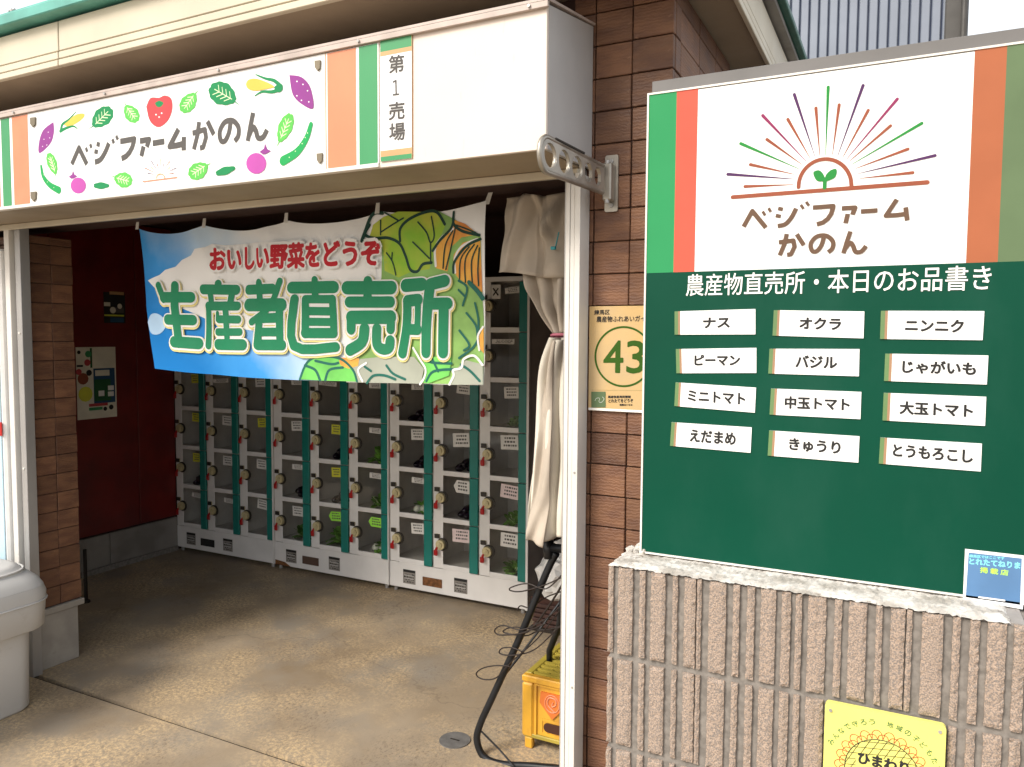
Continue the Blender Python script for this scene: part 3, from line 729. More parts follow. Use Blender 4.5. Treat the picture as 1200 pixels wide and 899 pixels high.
def arctext(body, r, a0, a1, h, m):
    n = len(body)
    for k, ch in enumerate(body):
        if ch == ' ': continue
        a = R(a0 + (a1 - a0) * k / (n - 1)); v, f = glyphs(ch, .008, 1.0); px_, pz_ = cx + r * math.cos(a), cz + r * math.sin(a); ra = a - math.pi / 2
        mb = MB(); mb.add([(px_ + (u - .5) * h * math.cos(ra) - (t - .5) * h * math.sin(ra), YY - .0006, pz_ + (u - .5) * h * math.sin(ra) + (t - .5) * h * math.cos(ra)) for u, t in v], f)
        B2.orient(mb); mb.build('lettering', m, yb, fixn=False)
arctext('みんなで守ろう 地域の子どもたち', rt * 1.52, 156, 20, .0108, M['p_green2'])
# ================================================================== signs on the shutter box
M['s_green'] = mat('sunny green print', (.035, .27, .10), .4, var=.06); M['s_orange'] = mat('apricot print', (.64, .23, .115), .4, var=.08)
M['s_tan'] = mat('tan print', (.55, .33, .15), .4); M['v_purple'] = ink('sweet potato purple', (.27, .06, .27)); M['v_pink'] = ink('aubergine pink', (.46, .09, .38))
M['v_leaf'] = ink('dark leaf green', (.02, .24, .09)); M['v_light'] = ink('light leaf green', (.12, .50, .10)); M['v_vein'] = ink('pale leaf vein', (.72, .85, .55))
M['v_yellow'] = ink('corn yellow', (.76, .50, .10)); M['v_red'] = ink('tomato red', (.52, .075, .085)); M['v_cuke'] = ink('cucumber green', (.025, .34, .10))
LY = BY - .004
ls = empty('shop_sign', (-2.4, LY, 2.1), 'long white shop sign with vegetable pictures and orange and green end stripes', 'sign')
def quadpx(name, q, Y, th, m, par):
    P = [at(x, y, Y) for x, y in q]
    return MB().prism([(p.x, Y, p.z) for p in P][::-1], (0, th, 0)).build(name, m, par)
xa, xb = at(-40, 200, LY).x, at(443.5, 100, LY).x
zt_, zb_ = at(200, 99.5, LY).z, at(200, 219.5, LY).z
MB().box(xa, xb, LY, LY + .0035, zb_, zt_).build('panel', M['print_white'], ls)
MB().box(xa, xb, LY - .003, LY + .0035, zb_ - .012, zb_ - .0005, .001).build('lower_rail', M['white_metal'], ls)
def vstripe(name, x0, x1, yref, m, par, z0=None, z1=None, Y=LY):
    a, b = at(x0, yref, Y).x, at(x1, yref, Y).x
    return rect(name, a, b, z0 if z0 else zb_ + .001, z1 if z1 else zt_ - .001, m, Y - .0006, par)
vstripe('stripe', -40, 0, 200, M['s_orange'], ls); vstripe('stripe', 2.5, 12.5, 190, M['s_green'], ls); vstripe('stripe', 15.5, 34, 190, M['s_orange'], ls)
vstripe('stripe', 384, 417.5, 125, M['s_orange'], ls); vstripe('stripe', 421, 442.5, 120, M['s_green'], ls)
MB().box(at(381.5, 130, LY).x, at(382.3, 130, LY).x, LY - .0012, LY - .0002, zb_, zt_).build('panel_edge', M['s_tan'], ls)
A = Art(ls, lambda x, y: tuple(at(x, y, LY)), .0004)
ZA = lambda pts: [(a / 6.0, 100 + b / 6.0) for a, b in pts]
ZB = lambda pts: [(190 + a / 5.62, 60 + b / 5.62) for a, b in pts]
def leaf(F, cx, cy, rx, ry, ang, m, vein=True, lob=5, tail=True):
    ca, sa = math.cos(R(ang)), math.sin(R(ang)); tr = lambda u, v: (cx + u * ca - v * sa, cy + u * sa + v * ca); pts = []
    for k in range(36):
        t = 2 * math.pi * k / 36; q = 1 + .09 * abs(math.sin(t * lob)) - .05
        taper = 1 - .25 * max(0, math.cos(t)); pts.append(tr(rx * q * math.cos(t), ry * q * taper * math.sin(t)))
    A.shape('printed_leaf', F(pts), m)
    if tail: A.strokes('printed_leaf', [F([tr(rx * .85, 0), tr(rx * 1.35, ry * .12)])], 1.8, m, taper=(1, .3))
    if vein:
        ln = [F([tr(-rx * .65, 0), tr(rx * .75, 0)])]
        for u in (-.45, -.15, .15, .45):
            ln += [F([tr(rx * (u + .18), 0), tr(rx * (u - .12), ry * .5)]), F([tr(rx * (u + .18), 0), tr(rx * (u - .12), -ry * .5)])]
        A.strokes('leaf_vein', ln, .95, M['v_vein'], cap=False)
def dots(F, pts, r, m):
    mb = MB()
    for x, y in pts:
        P3 = [A.P(*F([(x + r * math.cos(t * 1.05), y + r * math.sin(t * 1.05))])[0]) for t in range(6)]; mb.poly(A.lift(P3))
    A.orient(mb); A.fin(mb, 'printed_dots', m)
def aubergine(F, cx, cy, r, dx, dy):
    A.shape('printed_aubergine', F([(cx + r * math.cos(t / 3), cy + r * 1.05 * math.sin(t / 3)) for t in range(19)]), M['v_pink'])
    A.shape('aubergine_cap', F([(cx + dx - r * .55, cy + dy + r * .1), (cx + dx - r * .1, cy + dy - r * .25), (cx + dx, cy + dy - r * .75), (cx + dx + r * .2, cy + dy - r * .2), (cx + dx + r * .6, cy + dy), (cx + dx + r * .1, cy + dy + r * .3), (cx + dx - r * .2, cy + dy + r * .35)]), M['v_purple'])
A.shape('printed_sweet_potato', ZA([(376, 258), (380, 330), (355, 410), (278, 478), (275, 400), (305, 315)]), M['v_purple'], True)
dots(ZA, [(340, 330), (310, 380), (330, 420), (350, 370), (300, 430)], 3.5, M['ink_white'])
A.shape('printed_corn', ZA([(450, 280), (480, 245), (540, 205), (590, 200), (590, 225), (550, 260), (490, 290)]), M['v_yellow'], True)
A.strokes('corn_husk', [ZA([(430, 318), (440, 275), (485, 240), (535, 186)])], 5.0, M['v_leaf'], taper=(1, .2)); A.strokes('corn_husk', [ZA([(425, 322), (470, 300), (515, 288), (545, 306)])], 4.2, M['v_leaf'], taper=(1, .25))
leaf(ZA, 720, 225, 90, 62, 135, M['v_leaf']); leaf(ZA, 925, 200, 70, 50, 235, M['v_light'])
A.shape('printed_tomato', ZA([(1030, 150), (1060, 90), (1120, 88), (1160, 72), (1205, 95), (1212, 170), (1180, 250), (1115, 295), (1055, 250)]), M['v_red'], True)
A.shape('tomato_calyx', ZA([(1090, 125), (1120, 110), (1150, 125), (1130, 152), (1105, 150)]), M['v_leaf'], True)
dots(ZA, [(1098, 207), (1138, 197), (1120, 224)], 6, M['ink_white'])
leaf(ZA, 368, 550, 78, 34, 72, M['v_light'])
A.strokes('printed_cucumber', [ZA([(290, 568), (305, 640), (350, 700), (415, 738)])], 7.5, M['v_cuke'], taper=(.45, 1.15))
dots(ZA, [(310, 630), (335, 680), (380, 720)], 3, M['v_vein'])
aubergine(ZA, 552, 705, 54, -38, -66)
leaf(ZA, 715, 706, 56, 24, 0, M['v_leaf'], False, 3, False); leaf(ZA, 868, 665, 64, 54, 195, M['v_light'])
leaf(ZB, 175, 340, 75, 50, -55, M['v_light']); leaf(ZB, 400, 282, 95, 75, 30, M['v_leaf'])
A.shape('printed_corn', ZB([(553, 220), (570, 190), (620, 182), (690, 205), (740, 235), (690, 250), (620, 262), (570, 250)]), M['v_yellow'], True)
A.strokes('corn_husk', [ZB([(785, 235), (740, 195), (680, 180), (618, 154)])], 5.6, M['v_leaf'], taper=(1, .2)); A.strokes('corn_husk', [ZB([(785, 245), (730, 268), (660, 268), (612, 296)])], 5.6, M['v_leaf'], taper=(1, .2))
A.shape('corn_husk', ZB([(770, 215), (795, 235), (790, 262), (765, 272), (740, 240)]), M['v_leaf'], True)
A.shape('printed_sweet_potato', ZB([(840, 158), (920, 172), (978, 240), (998, 375), (925, 352), (862, 285)]), M['v_purple'], True)
dots(ZB, [(890, 200), (930, 220), (960, 262), (890, 295), (920, 325), (968, 335)], 5, M['ink_white'])
leaf(ZB, 812, 505, 100, 46, 112, M['v_light'])
A.strokes('printed_cucumber', [ZB([(982, 482), (952, 575), (890, 665), (800, 722)])], 10.5, M['v_cuke'], taper=(.55, 1.15))
dots(ZB, [(960, 540), (925, 610), (880, 660), (840, 700), (945, 570), (900, 620)], 4, M['v_vein'])
aubergine(ZB, 622, 740, 66, 58, -82)
leaf(ZB, 240, 788, 70, 54, -35, M['v_light']); leaf(ZB, 420, 788, 68, 26, -18, M['v_leaf'], False, 3, False)
M['ink_bolt'] = mat('brown grey bracket', (.20, .17, .12), .5, .4)
for F, x, y in ((ZA, 238, 258), (ZA, 243, 780), (ZB, 1030, 95), (ZB, 1043, 705)):
    P3 = [Vector(A.P(*F([(x + u, y + v)])[0])) for u, v in ((-18, -28), (18, -32), (16, 20), (0, 38), (-16, 15))]
    MB().prism([(p.x, LY - .006, p.z) for p in P3][::-1], (0, .0055, 0)).build('bracket', M['ink_bolt'], ls)
# lettering: map the traced strokes of the big sign on to this one
def affine(src, dst):
    a = np.array([[x, y, 1] for x, y in src], float); return np.linalg.lstsq(a, np.array(dst, float), rcond=None)[0]
def planeco(p, Y): v = at(p[0], p[1], Y); return (v.x, v.z)
T1 = affine([planeco(p, SY) for p in ((871, 265.3), (1063.5, 258), (881, 246), (1050.7, 233))], [planeco(p, LY) for p in ((81.7, 193.3), (218, 175), (95, 170.7), (206.7, 151.7))])
T2 = affine([planeco(p, SY) for p in ((912.3, 283.7), (915, 299.3), (1015.8, 289.2), (996.6, 270.9))], [planeco(p, LY) for p in ((225.7, 156), (228.3, 175), (314, 153.3), (296.7, 131.7))])
AM = Art(ls, lambda x, z: (x, LY, z), .0010)
def lettering2(lines, sm, T, hw):
    for i, ln in enumerate(lines):
        wd = 1.0
        if isinstance(ln, tuple): ln, q = ln; wd = q / 27.0
        pts = []
        for p in ln:
            u = planeco(G1(p), SY); v = np.array([u[0], u[1], 1]) @ T; pts.append((v[0], v[1]))
        mb_w = hw * wd
        AM.strokes('lettering', [(pts, 0)], 0, M['ink_grey'], sm=sm[i] > 0, cap=False, grow=mb_w)
lettering2(L1, S1, T1, .0098); lettering2(L2, S2, T2, .0086)
# little sunburst
for k in range(11):
    a = R(12 + 156 * k / 10); c_ = (188.5, 206); r0, r1 = 7.5, 15 + 5 * (k % 2)
    A.strokes('ray', [[(c_[0] + r1 * math.cos(a) * 1.05, c_[1] - r1 * math.sin(a)), (c_[0] + r0 * math.cos(a), c_[1] - r0 * math.sin(a))]], .9, M[('p_orange', 'p_purple', 's_tan')[k % 3]], taper=(1, .3), cap=False)
A.strokes('sun_arc', [[(188.5 + 5 * math.cos(R(t)), 209 - 5 * math.sin(R(t))) for t in range(0, 181, 30)]], 1.2, M['s_tan']); A.strokes('horizon_line', [[(168, 213), (208, 208)]], 1.2, M['s_orange'])

# small upright sign
vsn = empty('stall_sign', (at(465, 115, LY).x, LY, 2.2), 'narrow upright white sign with green end bands reading 第1売場', 'sign')
va, vb = at(446, 115, LY).x, at(482.5, 115, LY).x; v1, v0 = at(464, 45, LY).z, at(464, 187.5, LY).z
MB().box(va, vb, LY, LY + .0035, v0, v1).build('plate', M['print_white'], vsn)
d = .030
for za, zb, m in ((v1 - d, v1, 's_green'), (v1 - d - .012, v1 - d, 's_tan'), (v0, v0 + .013, 's_green'), (v0 + .013, v0 + .030, 's_tan')):
    rect('band', va, vb, za, zb, M[m], LY - .0005, vsn)
MB().box(vb, vb + .0012, LY - .0006, LY + .0035, v0, v1).build('edge', M['s_tan'], vsn)
B = Art(vsn, lambda x, y: tuple(at(x, y, LY)), .0007)
for ch, q in (('第', (456, 86, 473.5, 84, 20)), ('1', (460, 111.5, 467, 110.7, 17)), ('売', (456, 141, 474, 139, 20)), ('場', (456.5, 165.5, 474.5, 163.5, 20))):
    if ch == '1': B.strokes('lettering', [[(460.5, 96.5), (464, 94.5), (464.4, 110.8)], [(460.3, 111.3), (468, 110.5)]], 2.0, M['ink_grey'], sm=False, cap=False)
    else: B.text('lettering', ch, q[:2], q[2:4], q[4], M['ink_grey'], fat=.0012)

# ================================================================== number plate on the pier
py = 2.172
np_ = empty('number_plate', (-.75, py, 1.38), 'yellow plate with a large 43 in a green ring fixed to the brown tiles', 'sign')
M['plate_yellow'] = mat('amber printed plate', (.60, .40, .16), .4, var=.1, vscale=5, col2=(.52, .38, .20)); M['p_olive'] = ink('olive green print', (.035, .10, .010))
MB().box(-.839, -.655, py - .003, py, 1.379, 1.690, .001).build('plate', M['plate_yellow'], np_)
rect('white_margin', -.838, -.656, 1.380, 1.387, M['ink_white'], py - .0034, np_)
Z3 = lambda x, y: tuple(at(690 + x / 6.425, 350 + y / 6.425, py))
B = Art(np_, Z3, .0037)
c3 = Z3(262, 437); rr3 = (Z3(262, 208)[2] - Z3(262, 668)[2]) / 2
mb = MB(); n = 56; yo = py - .0037
for k in range(n):
    a0, a1 = 2 * math.pi * k / n, 2 * math.pi * (k + 1) / n
    mb.poly([(c3[0] + r_ * math.cos(a), yo, c3[2] + r_ * math.sin(a)) for r_, a in ((rr3, a0), (rr3, a1), (rr3 - .0058, a1), (rr3 - .0058, a0))])
B.orient(mb); mb.build('ring', M['p_olive'], np_, fixn=False)
B.text('number', '4', (115, 556), (258, 556), 235, M['p_olive'], fat=.0016); B.text('number', '3', (288, 560), (425, 560), 240, M['p_olive'], fat=.0016)
B.text('lettering', '練馬区', (45, 122), (160, 120), 36, M['ink_dark'], fat=.0003); B.text('lettering', '農産物ふれあいガイド', (62, 178), (470, 172), 44, M['ink_dark'], fat=.0003)
B.strokes('rule', [[(25, 688), (440, 692)]], 1, M['p_olive'])
B.shape('badge', [(22, 700), (130, 700), (130, 818), (22, 820)], M['p_sage'] if 'p_sage' in M else M['print_sage'])
B.strokes('badge_mark', [[(50, 770), (60, 750), (85, 750), (80, 775), (100, 780), (118, 755), (105, 740)]], 1.8, M['ink_white'])
B.text('lettering', '農産物直売所情報', (148, 748), (318, 748), 18, M['ink_dark'], fat=.0003); B.text('lettering', 'とれたてをどうぞ', (152, 782), (335, 780), 26, M['ink_dark'], fat=.0003); B.text('lettering', '検索はこちら', (235, 806), (330, 806), 14, M['ink_dark'], fat=.0003)

# ================================================================== the banner
BNY = 2.35
bn = empty('banner', (-2.2, BNY, 1.43), 'cloth banner with bold green lettering, a blue sky and painted vegetables hanging in the opening', 'banner')
def topz(x):     # sagging top edge between the tabs
    t = [at(163, 268, BNY), at(241, 264, BNY), at(337, 258, BNY), at(444, 247, BNY), at(572, 236, BNY)]
    for a, b in zip(t[:-1], t[1:]):
        if a.x <= x <= b.x or b is t[-1]:
            k = (x - a.x) / (b.x - a.x); k = min(max(k, 0), 1); return a.z + (b.z - a.z) * k - .030 * math.sin(math.pi * k) ** .8 * (1 if b is not t[-1] else .7)
    return t[0].z
def bwave(x, zz):
    tz = 2.06; d = max(0, tz - zz); tabs = [-3.05, -2.68, -2.27, -1.86, -1.29]
    y = .010 * math.sin(x * 8.2 + .9 * math.sin(zz * 5)) + .0055 * math.sin(x * 19 + zz * 7)
    for k, t in enumerate(tabs):
        y += .010 * math.exp(-((x - t - d * .28 * (1 if k % 2 else -1)) / .045) ** 2) * math.exp(-d / .22)
        y -= .008 * math.exp(-((x - t - d * .75) / .045) ** 2) * math.exp(-d / .18)
    y += .0015 * math.exp(-((zz - 1.72) / .02) ** 2)
    return -y
NX, NZ = 150, 40
tl, tr_, br_, bl_ = at(163, 268, BNY), at(572, 236, BNY), at(567, 451, BNY), at(182, 432, BNY)
def bedge(u): # bottom edge curve
    P_ = smooth([at(182, 432, BNY), at(235, 438, BNY), at(310, 443.5, BNY), at(430, 448, BNY), at(567, 451.5, BNY)], 12); k = u * (len(P_) - 1); i = min(int(k), len(P_) - 2); return P_[i] + (P_[i + 1] - P_[i]) * (k - i)
vs = []
for j in range(NZ + 1):
    v = j / NZ
    for i in range(NX + 1):
        u = i / NX; xt = tl.x + (tr_.x - tl.x) * u; T = Vector((xt, 0, topz(xt))); Bp = bedge(u)
        x = T.x + (Bp.x - T.x) * v + .006 * math.sin(v * 7) * (1 - u); zz = T.z + (Bp.z - T.z) * v
        vs.append((x, BNY + bwave(x, zz), zz))
mb = MB(); mb.add(vs, [(j * (NX + 1) + i, (j + 1) * (NX + 1) + i, (j + 1) * (NX + 1) + i + 1, j * (NX + 1) + i + 1) for j in range(NZ) for i in range(NX)])
def banner_mat():
    m = bpy.data.materials.new('printed banner cloth, blue sky'); m.use_nodes = True; t = m.node_tree; N = t.nodes; L = t.links; b = N['Principled BSDF']; b.inputs['Roughness'].default_value = .7
    b.inputs['Specular IOR Level'].default_value = .2
    tc = N.new('ShaderNodeTexCoord'); sp = N.new('ShaderNodeSeparateXYZ'); L.new(tc.outputs['Object'], sp.inputs[0])
    nz = N.new('ShaderNodeTexNoise'); nz.inputs['Scale'].default_value = 5; nz.inputs['Detail'].default_value = 4; L.new(tc.outputs['Object'], nz.inputs['Vector'])
    ad = N.new('ShaderNodeMath'); ad.operation = 'MULTIPLY_ADD'; ad.inputs[1].default_value = .35; L.new(nz.outputs[0], ad.inputs[0]); zz_ = N.new('ShaderNodeMath'); zz_.operation = 'MULTIPLY_ADD'; zz_.inputs[1].default_value = 1.15; L.new(sp.outputs[2], zz_.inputs[0]); L.new(sp.outputs[0], zz_.inputs[2]); L.new(zz_.outputs[0], ad.inputs[2])
    cr = N.new('ShaderNodeValToRGB'); mr = N.new('ShaderNodeMapRange'); mr.inputs[1].default_value = -.85; mr.inputs[2].default_value = .10
    L.new(ad.outputs[0], mr.inputs[0]); L.new(mr.outputs[0], cr.inputs[0])
    e = cr.color_ramp.elements; e[0].position = 0; e[0].color = (.006, .17, .50, 1); e[1].position = 1; e[1].color = (.82, .83, .84, 1)
    k = e.new(.35); k.color = (.05, .30, .72, 1); k = e.new(.78); k.color = (.55, .70, .86, 1)
    L.new(cr.outputs[0], b.inputs['Base Color']); return m
M['banner'] = banner_mat()
cl = mb.build('cloth', M['banner'], bn, smooth=True, fixn=False)
for px in (163, 241, 337, 444, 572):
    p = at(px, {163: 266, 241: 264, 337: 258, 444: 247, 572: 236}[px], BNY)
    a = .010; lean = .012 if px == 572 else 0
    MB().prism([(p.x - a, BNY - .012, p.z - .012), (p.x + a, BNY - .012, p.z - .012), (p.x + a * .8 + lean, BNY - .006, p.z + .028), (p.x - a * .8 + lean, BNY - .006, p.z + .028)], (0, .0016, 0)).build('tab', M['paper'], bn)
def warp(mb):
    me = bpy.data.meshes.new('t'); me.from_pydata(mb.v, [], mb.f); bm = bmesh.new(); bm.from_mesh(me)
    xs = [v.co.x for v in bm.verts]; zs_ = [v.co.z for v in bm.verts]; g = .012
    x = math.floor(min(xs) / g) * g + g
    while x < max(xs):
        bmesh.ops.bisect_plane(bm, geom=bm.verts[:] + bm.edges[:] + bm.faces[:], plane_co=(x, 0, 0), plane_no=(1, 0, 0)); x += g
    zc = math.floor(min(zs_) / .02) * .02 + .02
    while zc < max(zs_):
        bmesh.ops.bisect_plane(bm, geom=bm.verts[:] + bm.edges[:] + bm.faces[:], plane_co=(0, 0, zc), plane_no=(0, 0, 1)); zc += .02
    bmesh.ops.triangulate(bm, faces=bm.faces[:])
    for v in bm.verts: v.co.y += bwave(v.co.x, v.co.z)
    bm.verts.index_update(); o = MB(); o.add([v.co[:] for v in bm.verts], [[v.index for v in f.verts] for f in bm.faces]); bm.free(); bpy.data.meshes.remove(me); return o
A = Art(bn, lambda x, y: tuple(at(x, y, BNY)), .0016); A.warp = warp; A.gap = 14; A.step = .000012
M['b_green'] = mat('banner letter green', (.004, .215, .095), .7, var=.08); M['b_yel'] = mat('banner pale yellow outline', (.80, .70, .28), .7); M['b_white'] = mat('banner white', (.82, .82, .82), .7, var=.03)
M['b_red'] = mat('banner red', (.50, .008, .02), .7); M['b_lime'] = mat('banner lettuce green', (.24, .50, .03), .7, var=.3, vscale=6, col2=(.46, .52, .06)); M['b_line'] = mat('banner dark green line', (.003, .045, .03), .7)
M['b_onion'] = mat('banner onion orange', (.78, .42, .07), .7, var=.35, col2=(.66, .24, .05), vscale=10); M['b_sage'] = mat('banner pale leaf green', (.28, .52, .14), .7, var=.3, vscale=8); M['b_bright'] = mat('banner bright green', (.17, .62, .12), .7, var=.25, vscale=9)
M['b_grey'] = mat('banner broccoli grey green', (.40, .43, .36), .7, var=.12); M['b_teal'] = mat('banner teal line', (.008, .13, .10), .7)
Z1 = lambda pts: [(150 + a / 3.747, 220 + b / 3.747) for a, b in pts]
Z7 = lambda pts: [(420 + a / 3.906, 230 + b / 3.906) for a, b in pts]
A.shape('printed_cloud', Z1([(95, 408), (150, 385), (175, 362), (215, 348), (240, 318), (280, 298), (300, 270), (345, 262), (370, 246), (420, 252), (560, 240), (760, 235), (1060, 230), (1090, 420), (1060, 560), (620, 640), (380, 600), (220, 520), (140, 450)]), M['b_white'])
A.shape('printed_cloud', Z1([(92, 590), (105, 560), (130, 552), (160, 565), (180, 600), (150, 640), (108, 640)]), mat('banner pale blue', (.42, .62, .85), .7), True)
# vegetables on the right
A.shape('printed_field', Z7([(96, 180), (110, 100), (180, 72), (365, 68), (470, 120), (574, 190), (572, 400), (576, 560), (572, 860), (10, 852), (0, 740), (60, 560), (96, 370)]), M['b_sage'])
A.shape('printed_lettuce', Z7([(40, 190), (60, 130), (110, 95), (180, 70), (355, 70), (400, 128), (350, 240), (330, 335), (250, 345), (180, 372), (110, 340), (100, 215)]), M['b_lime'])
A.shape('printed_onion', Z7([(440, 108), (500, 130), (568, 180), (480, 190), (425, 235), (412, 345), (360, 330), (342, 240), (382, 180), (430, 148)]), M['b_onion'])
A.shape('printed_onion', Z7([(572, 195), (485, 215), (440, 268), (436, 340), (462, 375), (520, 415), (574, 440)]), M['b_onion'])
A.strokes('highlight', [Z7([(436, 150), (380, 190), (352, 240), (358, 320)]), Z7([(560, 200), (480, 232), (446, 285), (448, 350)])], 3.0, M['b_white'])
A.strokes('outline', [Z7(p) for p in ([(45, 130), (25, 172), (60, 190), (130, 190), (185, 215), (215, 270), (240, 335), (275, 345), (300, 312), (338, 305)], [(190, 205), (190, 150), (230, 105), (300, 72), (355, 72), (395, 128)], [(440, 75), (440, 128), (485, 162), (568, 182)], [(572, 200), (500, 235), (445, 300), (440, 350)], [(440, 108), (425, 150), (375, 200), (342, 250)])], 3.5, M['b_line'])
A.strokes('outline', [Z7(p) for p in ([(270, 118), (310, 165), (330, 212), (346, 180), (330, 92)], [(330, 210), (335, 305)], [(250, 210), (290, 248), (328, 285)], [(120, 258), (150, 300), (166, 360)], [(150, 258), (146, 292)], [(98, 110), (95, 175)], [(95, 165), (205, 100)], [(120, 75), (180, 110)], [(435, 160), (400, 225), (392, 330)], [(448, 150), (430, 225), (405, 335)], [(440, 130), (500, 150), (555, 172)], [(545, 225), (500, 290), (498, 395)], [(560, 230), (530, 300), (530, 400)], [(568, 240), (558, 330), (558, 410)], [(520, 235), (476, 290), (470, 380)])], 1.9, M['b_line'])
A.strokes('outline', [Z7([(15, 205), (40, 120), (70, 78), (110, 78)])], 4.2, M['b_line'])
A.strokes('outline', [Z7(p) for p in ([(466, 388), (505, 420), (485, 500)], [(512, 400), (545, 435), (574, 475)], [(500, 535), (540, 590), (548, 640)], [(540, 490), (552, 560), (552, 620)], [(470, 615), (512, 680), (490, 705)], [(470, 740), (530, 690), (562, 630)], [(466, 430), (496, 460)])], 2.7, M['b_teal'])
A.strokes('outline', [Z7([(515, 395), (550, 430), (578, 468)])], 5, M['b_teal'])
A.shape('printed_carrot', Z7([(576, 600), (556, 640), (560, 700), (576, 720)]), M['b_onion'])
A.strokes('highlight', [Z7([(574, 598), (550, 640), (556, 705)])], 2.4, M['b_white'])
# lower row
A.shape('printed_broccoli', Z7([(-60, 852), (-55, 780), (10, 745), (110, 735), (260, 735), (310, 790), (290, 858)]), M['b_grey'])
A.shape('printed_leaf', Z7([(300, 735), (440, 735), (430, 820), (330, 856), (296, 852), (318, 790)]), M['b_bright'])
A.shape('printed_cauliflower', Z7([(440, 862), (450, 800), (500, 750), (572, 770), (574, 862)]), M['b_grey'])
A.shape('printed_cabbage', Z1([(768, 840), (800, 762), (850, 738), (925, 750), (985, 800), (1005, 852), (880, 848)]), M['b_bright'])
A.shape('printed_carrot', Z1([(920, 745), (1015, 750), (1010, 782), (965, 795), (930, 780)]), M['b_onion'])
A.strokes('outline', [Z1(p) for p in ([(770, 840), (800, 765), (850, 740), (930, 752), (985, 800), (1003, 850)], [(790, 780), (830, 800), (850, 845)], [(830, 760), (890, 775), (920, 770)], [(870, 845), (885, 800), (940, 790)])] + [Z7(p) for p in ([(320, 845), (360, 800), (470, 790)], [(300, 740), (350, 760), (440, 765)], [(350, 740), (380, 800)])], 3.0, M['b_teal'])
A.strokes('outline', [Z7(p) for p in ([(130, 775), (160, 812), (215, 838)], [(40, 855), (70, 822), (120, 820), (170, 838)], [(480, 770), (520, 800), (560, 845)], [(30, 780), (60, 800)])], 3.0, M['b_teal'])
A.strokes('highlight', [Z7([(258, 695), (290, 745), (318, 790), (310, 830), (288, 860)]), Z7([(432, 860), (450, 820), (448, 795), (482, 785), (492, 745), (535, 730), (572, 772)]), Z1([(1030, 850), (1010, 800), (1048, 770)])], 2.8, M['b_white'])
# title strokes
KA = lambda pts: [(180 + a / 6.316, 310 + b / 6.316) for a, b in pts]
KB = lambda pts: [(360 + a / 6.0, 310 + b / 6.0) for a, b in pts]
sa_, sb_ = 1 / 6.316, 1 / 6.0
TA = [([(72, 155), (112, 262)], 40), ([(112, 245), (285, 243)], 62), ([(182, 158), (182, 300), (196, 450), (212, 585)], 54), ([(138, 408), (295, 412)], 60), ([(180, 572), (335, 585)], 66),
      ([(490, 145), (490, 190)], 50), ([(375, 185), (615, 188)], 58), ([(430, 200), (438, 285)], 46), ([(588, 205), (578, 285)], 46), ([(412, 308), (630, 308)], 52), ([(412, 310), (408, 480), (402, 600)], 46),
      ([(545, 330), (560, 590)], 46), ([(490, 405), (640, 408)], 46), ([(484, 360), (480, 410)], 26), ([(480, 500), (655, 500)], 44), ([(478, 592), (680, 594)], 64),
      ([(800, 140), (808, 270)], 52), ([(710, 188), (915, 182)], 58), ([(715, 300), (985, 300)], 74), ([(968, 128), (900, 300), (740, 425)], 44), ([(800, 400), (785, 595)], 58), ([(968, 350), (968, 595)], 58), ([(790, 400), (960, 395)], 56), ([(790, 500), (950, 500)], 50), ([(790, 595), (985, 595)], 62)]
TB = [([(-78, 165), (205, 160)], 66), ([(70, 112), (70, 240)], 46), ([(8, 245), (8, 490)], 46), ([(192, 245), (192, 480)], 50), ([(8, 245), (190, 245)], 46), ([(8, 328), (190, 330)], 46), ([(8, 403), (190, 405)], 44), ([(10, 482), (190, 482)], 56), ([(-60, 245), (-62, 570), (205, 580)], 54),
      ([(430, 115), (430, 230)], 54), ([(295, 165), (595, 163)], 74), ([(310, 265), (590, 264)], 62), ([(322, 372), (592, 370)], 74), ([(320, 380), (318, 455)], 62), ([(594, 380), (592, 455)], 56), ([(412, 452), (395, 545), (305, 602)], 66), ([(496, 452), (500, 560), (540, 595), (582, 585), (590, 535)], 60),
      ([(705, 150), (830, 142)], 72), ([(722, 258), (805, 250)], 66), ([(722, 262), (715, 430), (680, 622)], 62), ([(806, 258), (798, 462)], 42), ([(712, 455), (800, 458)], 60), ([(890, 142), (985, 118)], 68), ([(888, 150), (868, 400), (862, 618)], 64), ([(900, 278), (1010, 276)], 66), ([(985, 290), (985, 620)], 62)]
SM = lambda L: [L]
def title(extra, m, name, shift=(0, 0)):
    for F, T_, s_ in ((KA, TA, sa_), (KB, TB, sb_)):
        for pts, wd in T_:
            A.strokes(name, [(F([(a + shift[0], b + shift[1]) for a, b in pts]), wd * s_ + extra)], 1, m, sm=len(pts) > 3, cap=True)
# joined into few objects: collect all strokes of a layer in one mesh
def title_layer(name, extra, m, dz=0):
    lines = []
    for F, T_, s_ in ((KA, TA, sa_), (KB, TB, sb_)):
        for pts, wd in T_:
            q = [(a, b + dz) for a, b in F(pts)]
            if len(q) > 2: q2 = [Vector((a, b, 0)) for a, b in q]; q = [(v.x, v.y) for v in smooth(q2, 4)]
            cut = wd * s_ * .30                                  # square ends like the lettering: pull the round caps back
            lines.append((q, wd * s_ * 1.27 + extra))
    A.strokes(name, lines, 1, m, sm=False, cap=True)
A.gap = 4
title_layer('lettering_outline', 6.4, M['b_yel'], 1.6); title_layer('lettering_outline', 4.0, M['b_white'], .5); title_layer('lettering', 0, M['b_green'])
A.text('lettering_outline', 'おいしい野菜をどうぞ', (249, 318.5), (445, 311.5), 28.5, M['b_white'], fat=.0125)
A.text('lettering', 'おいしい野菜をどうぞ', (250, 317.5), (444.5, 311), 26.5, M['b_red'], fat=.0046)
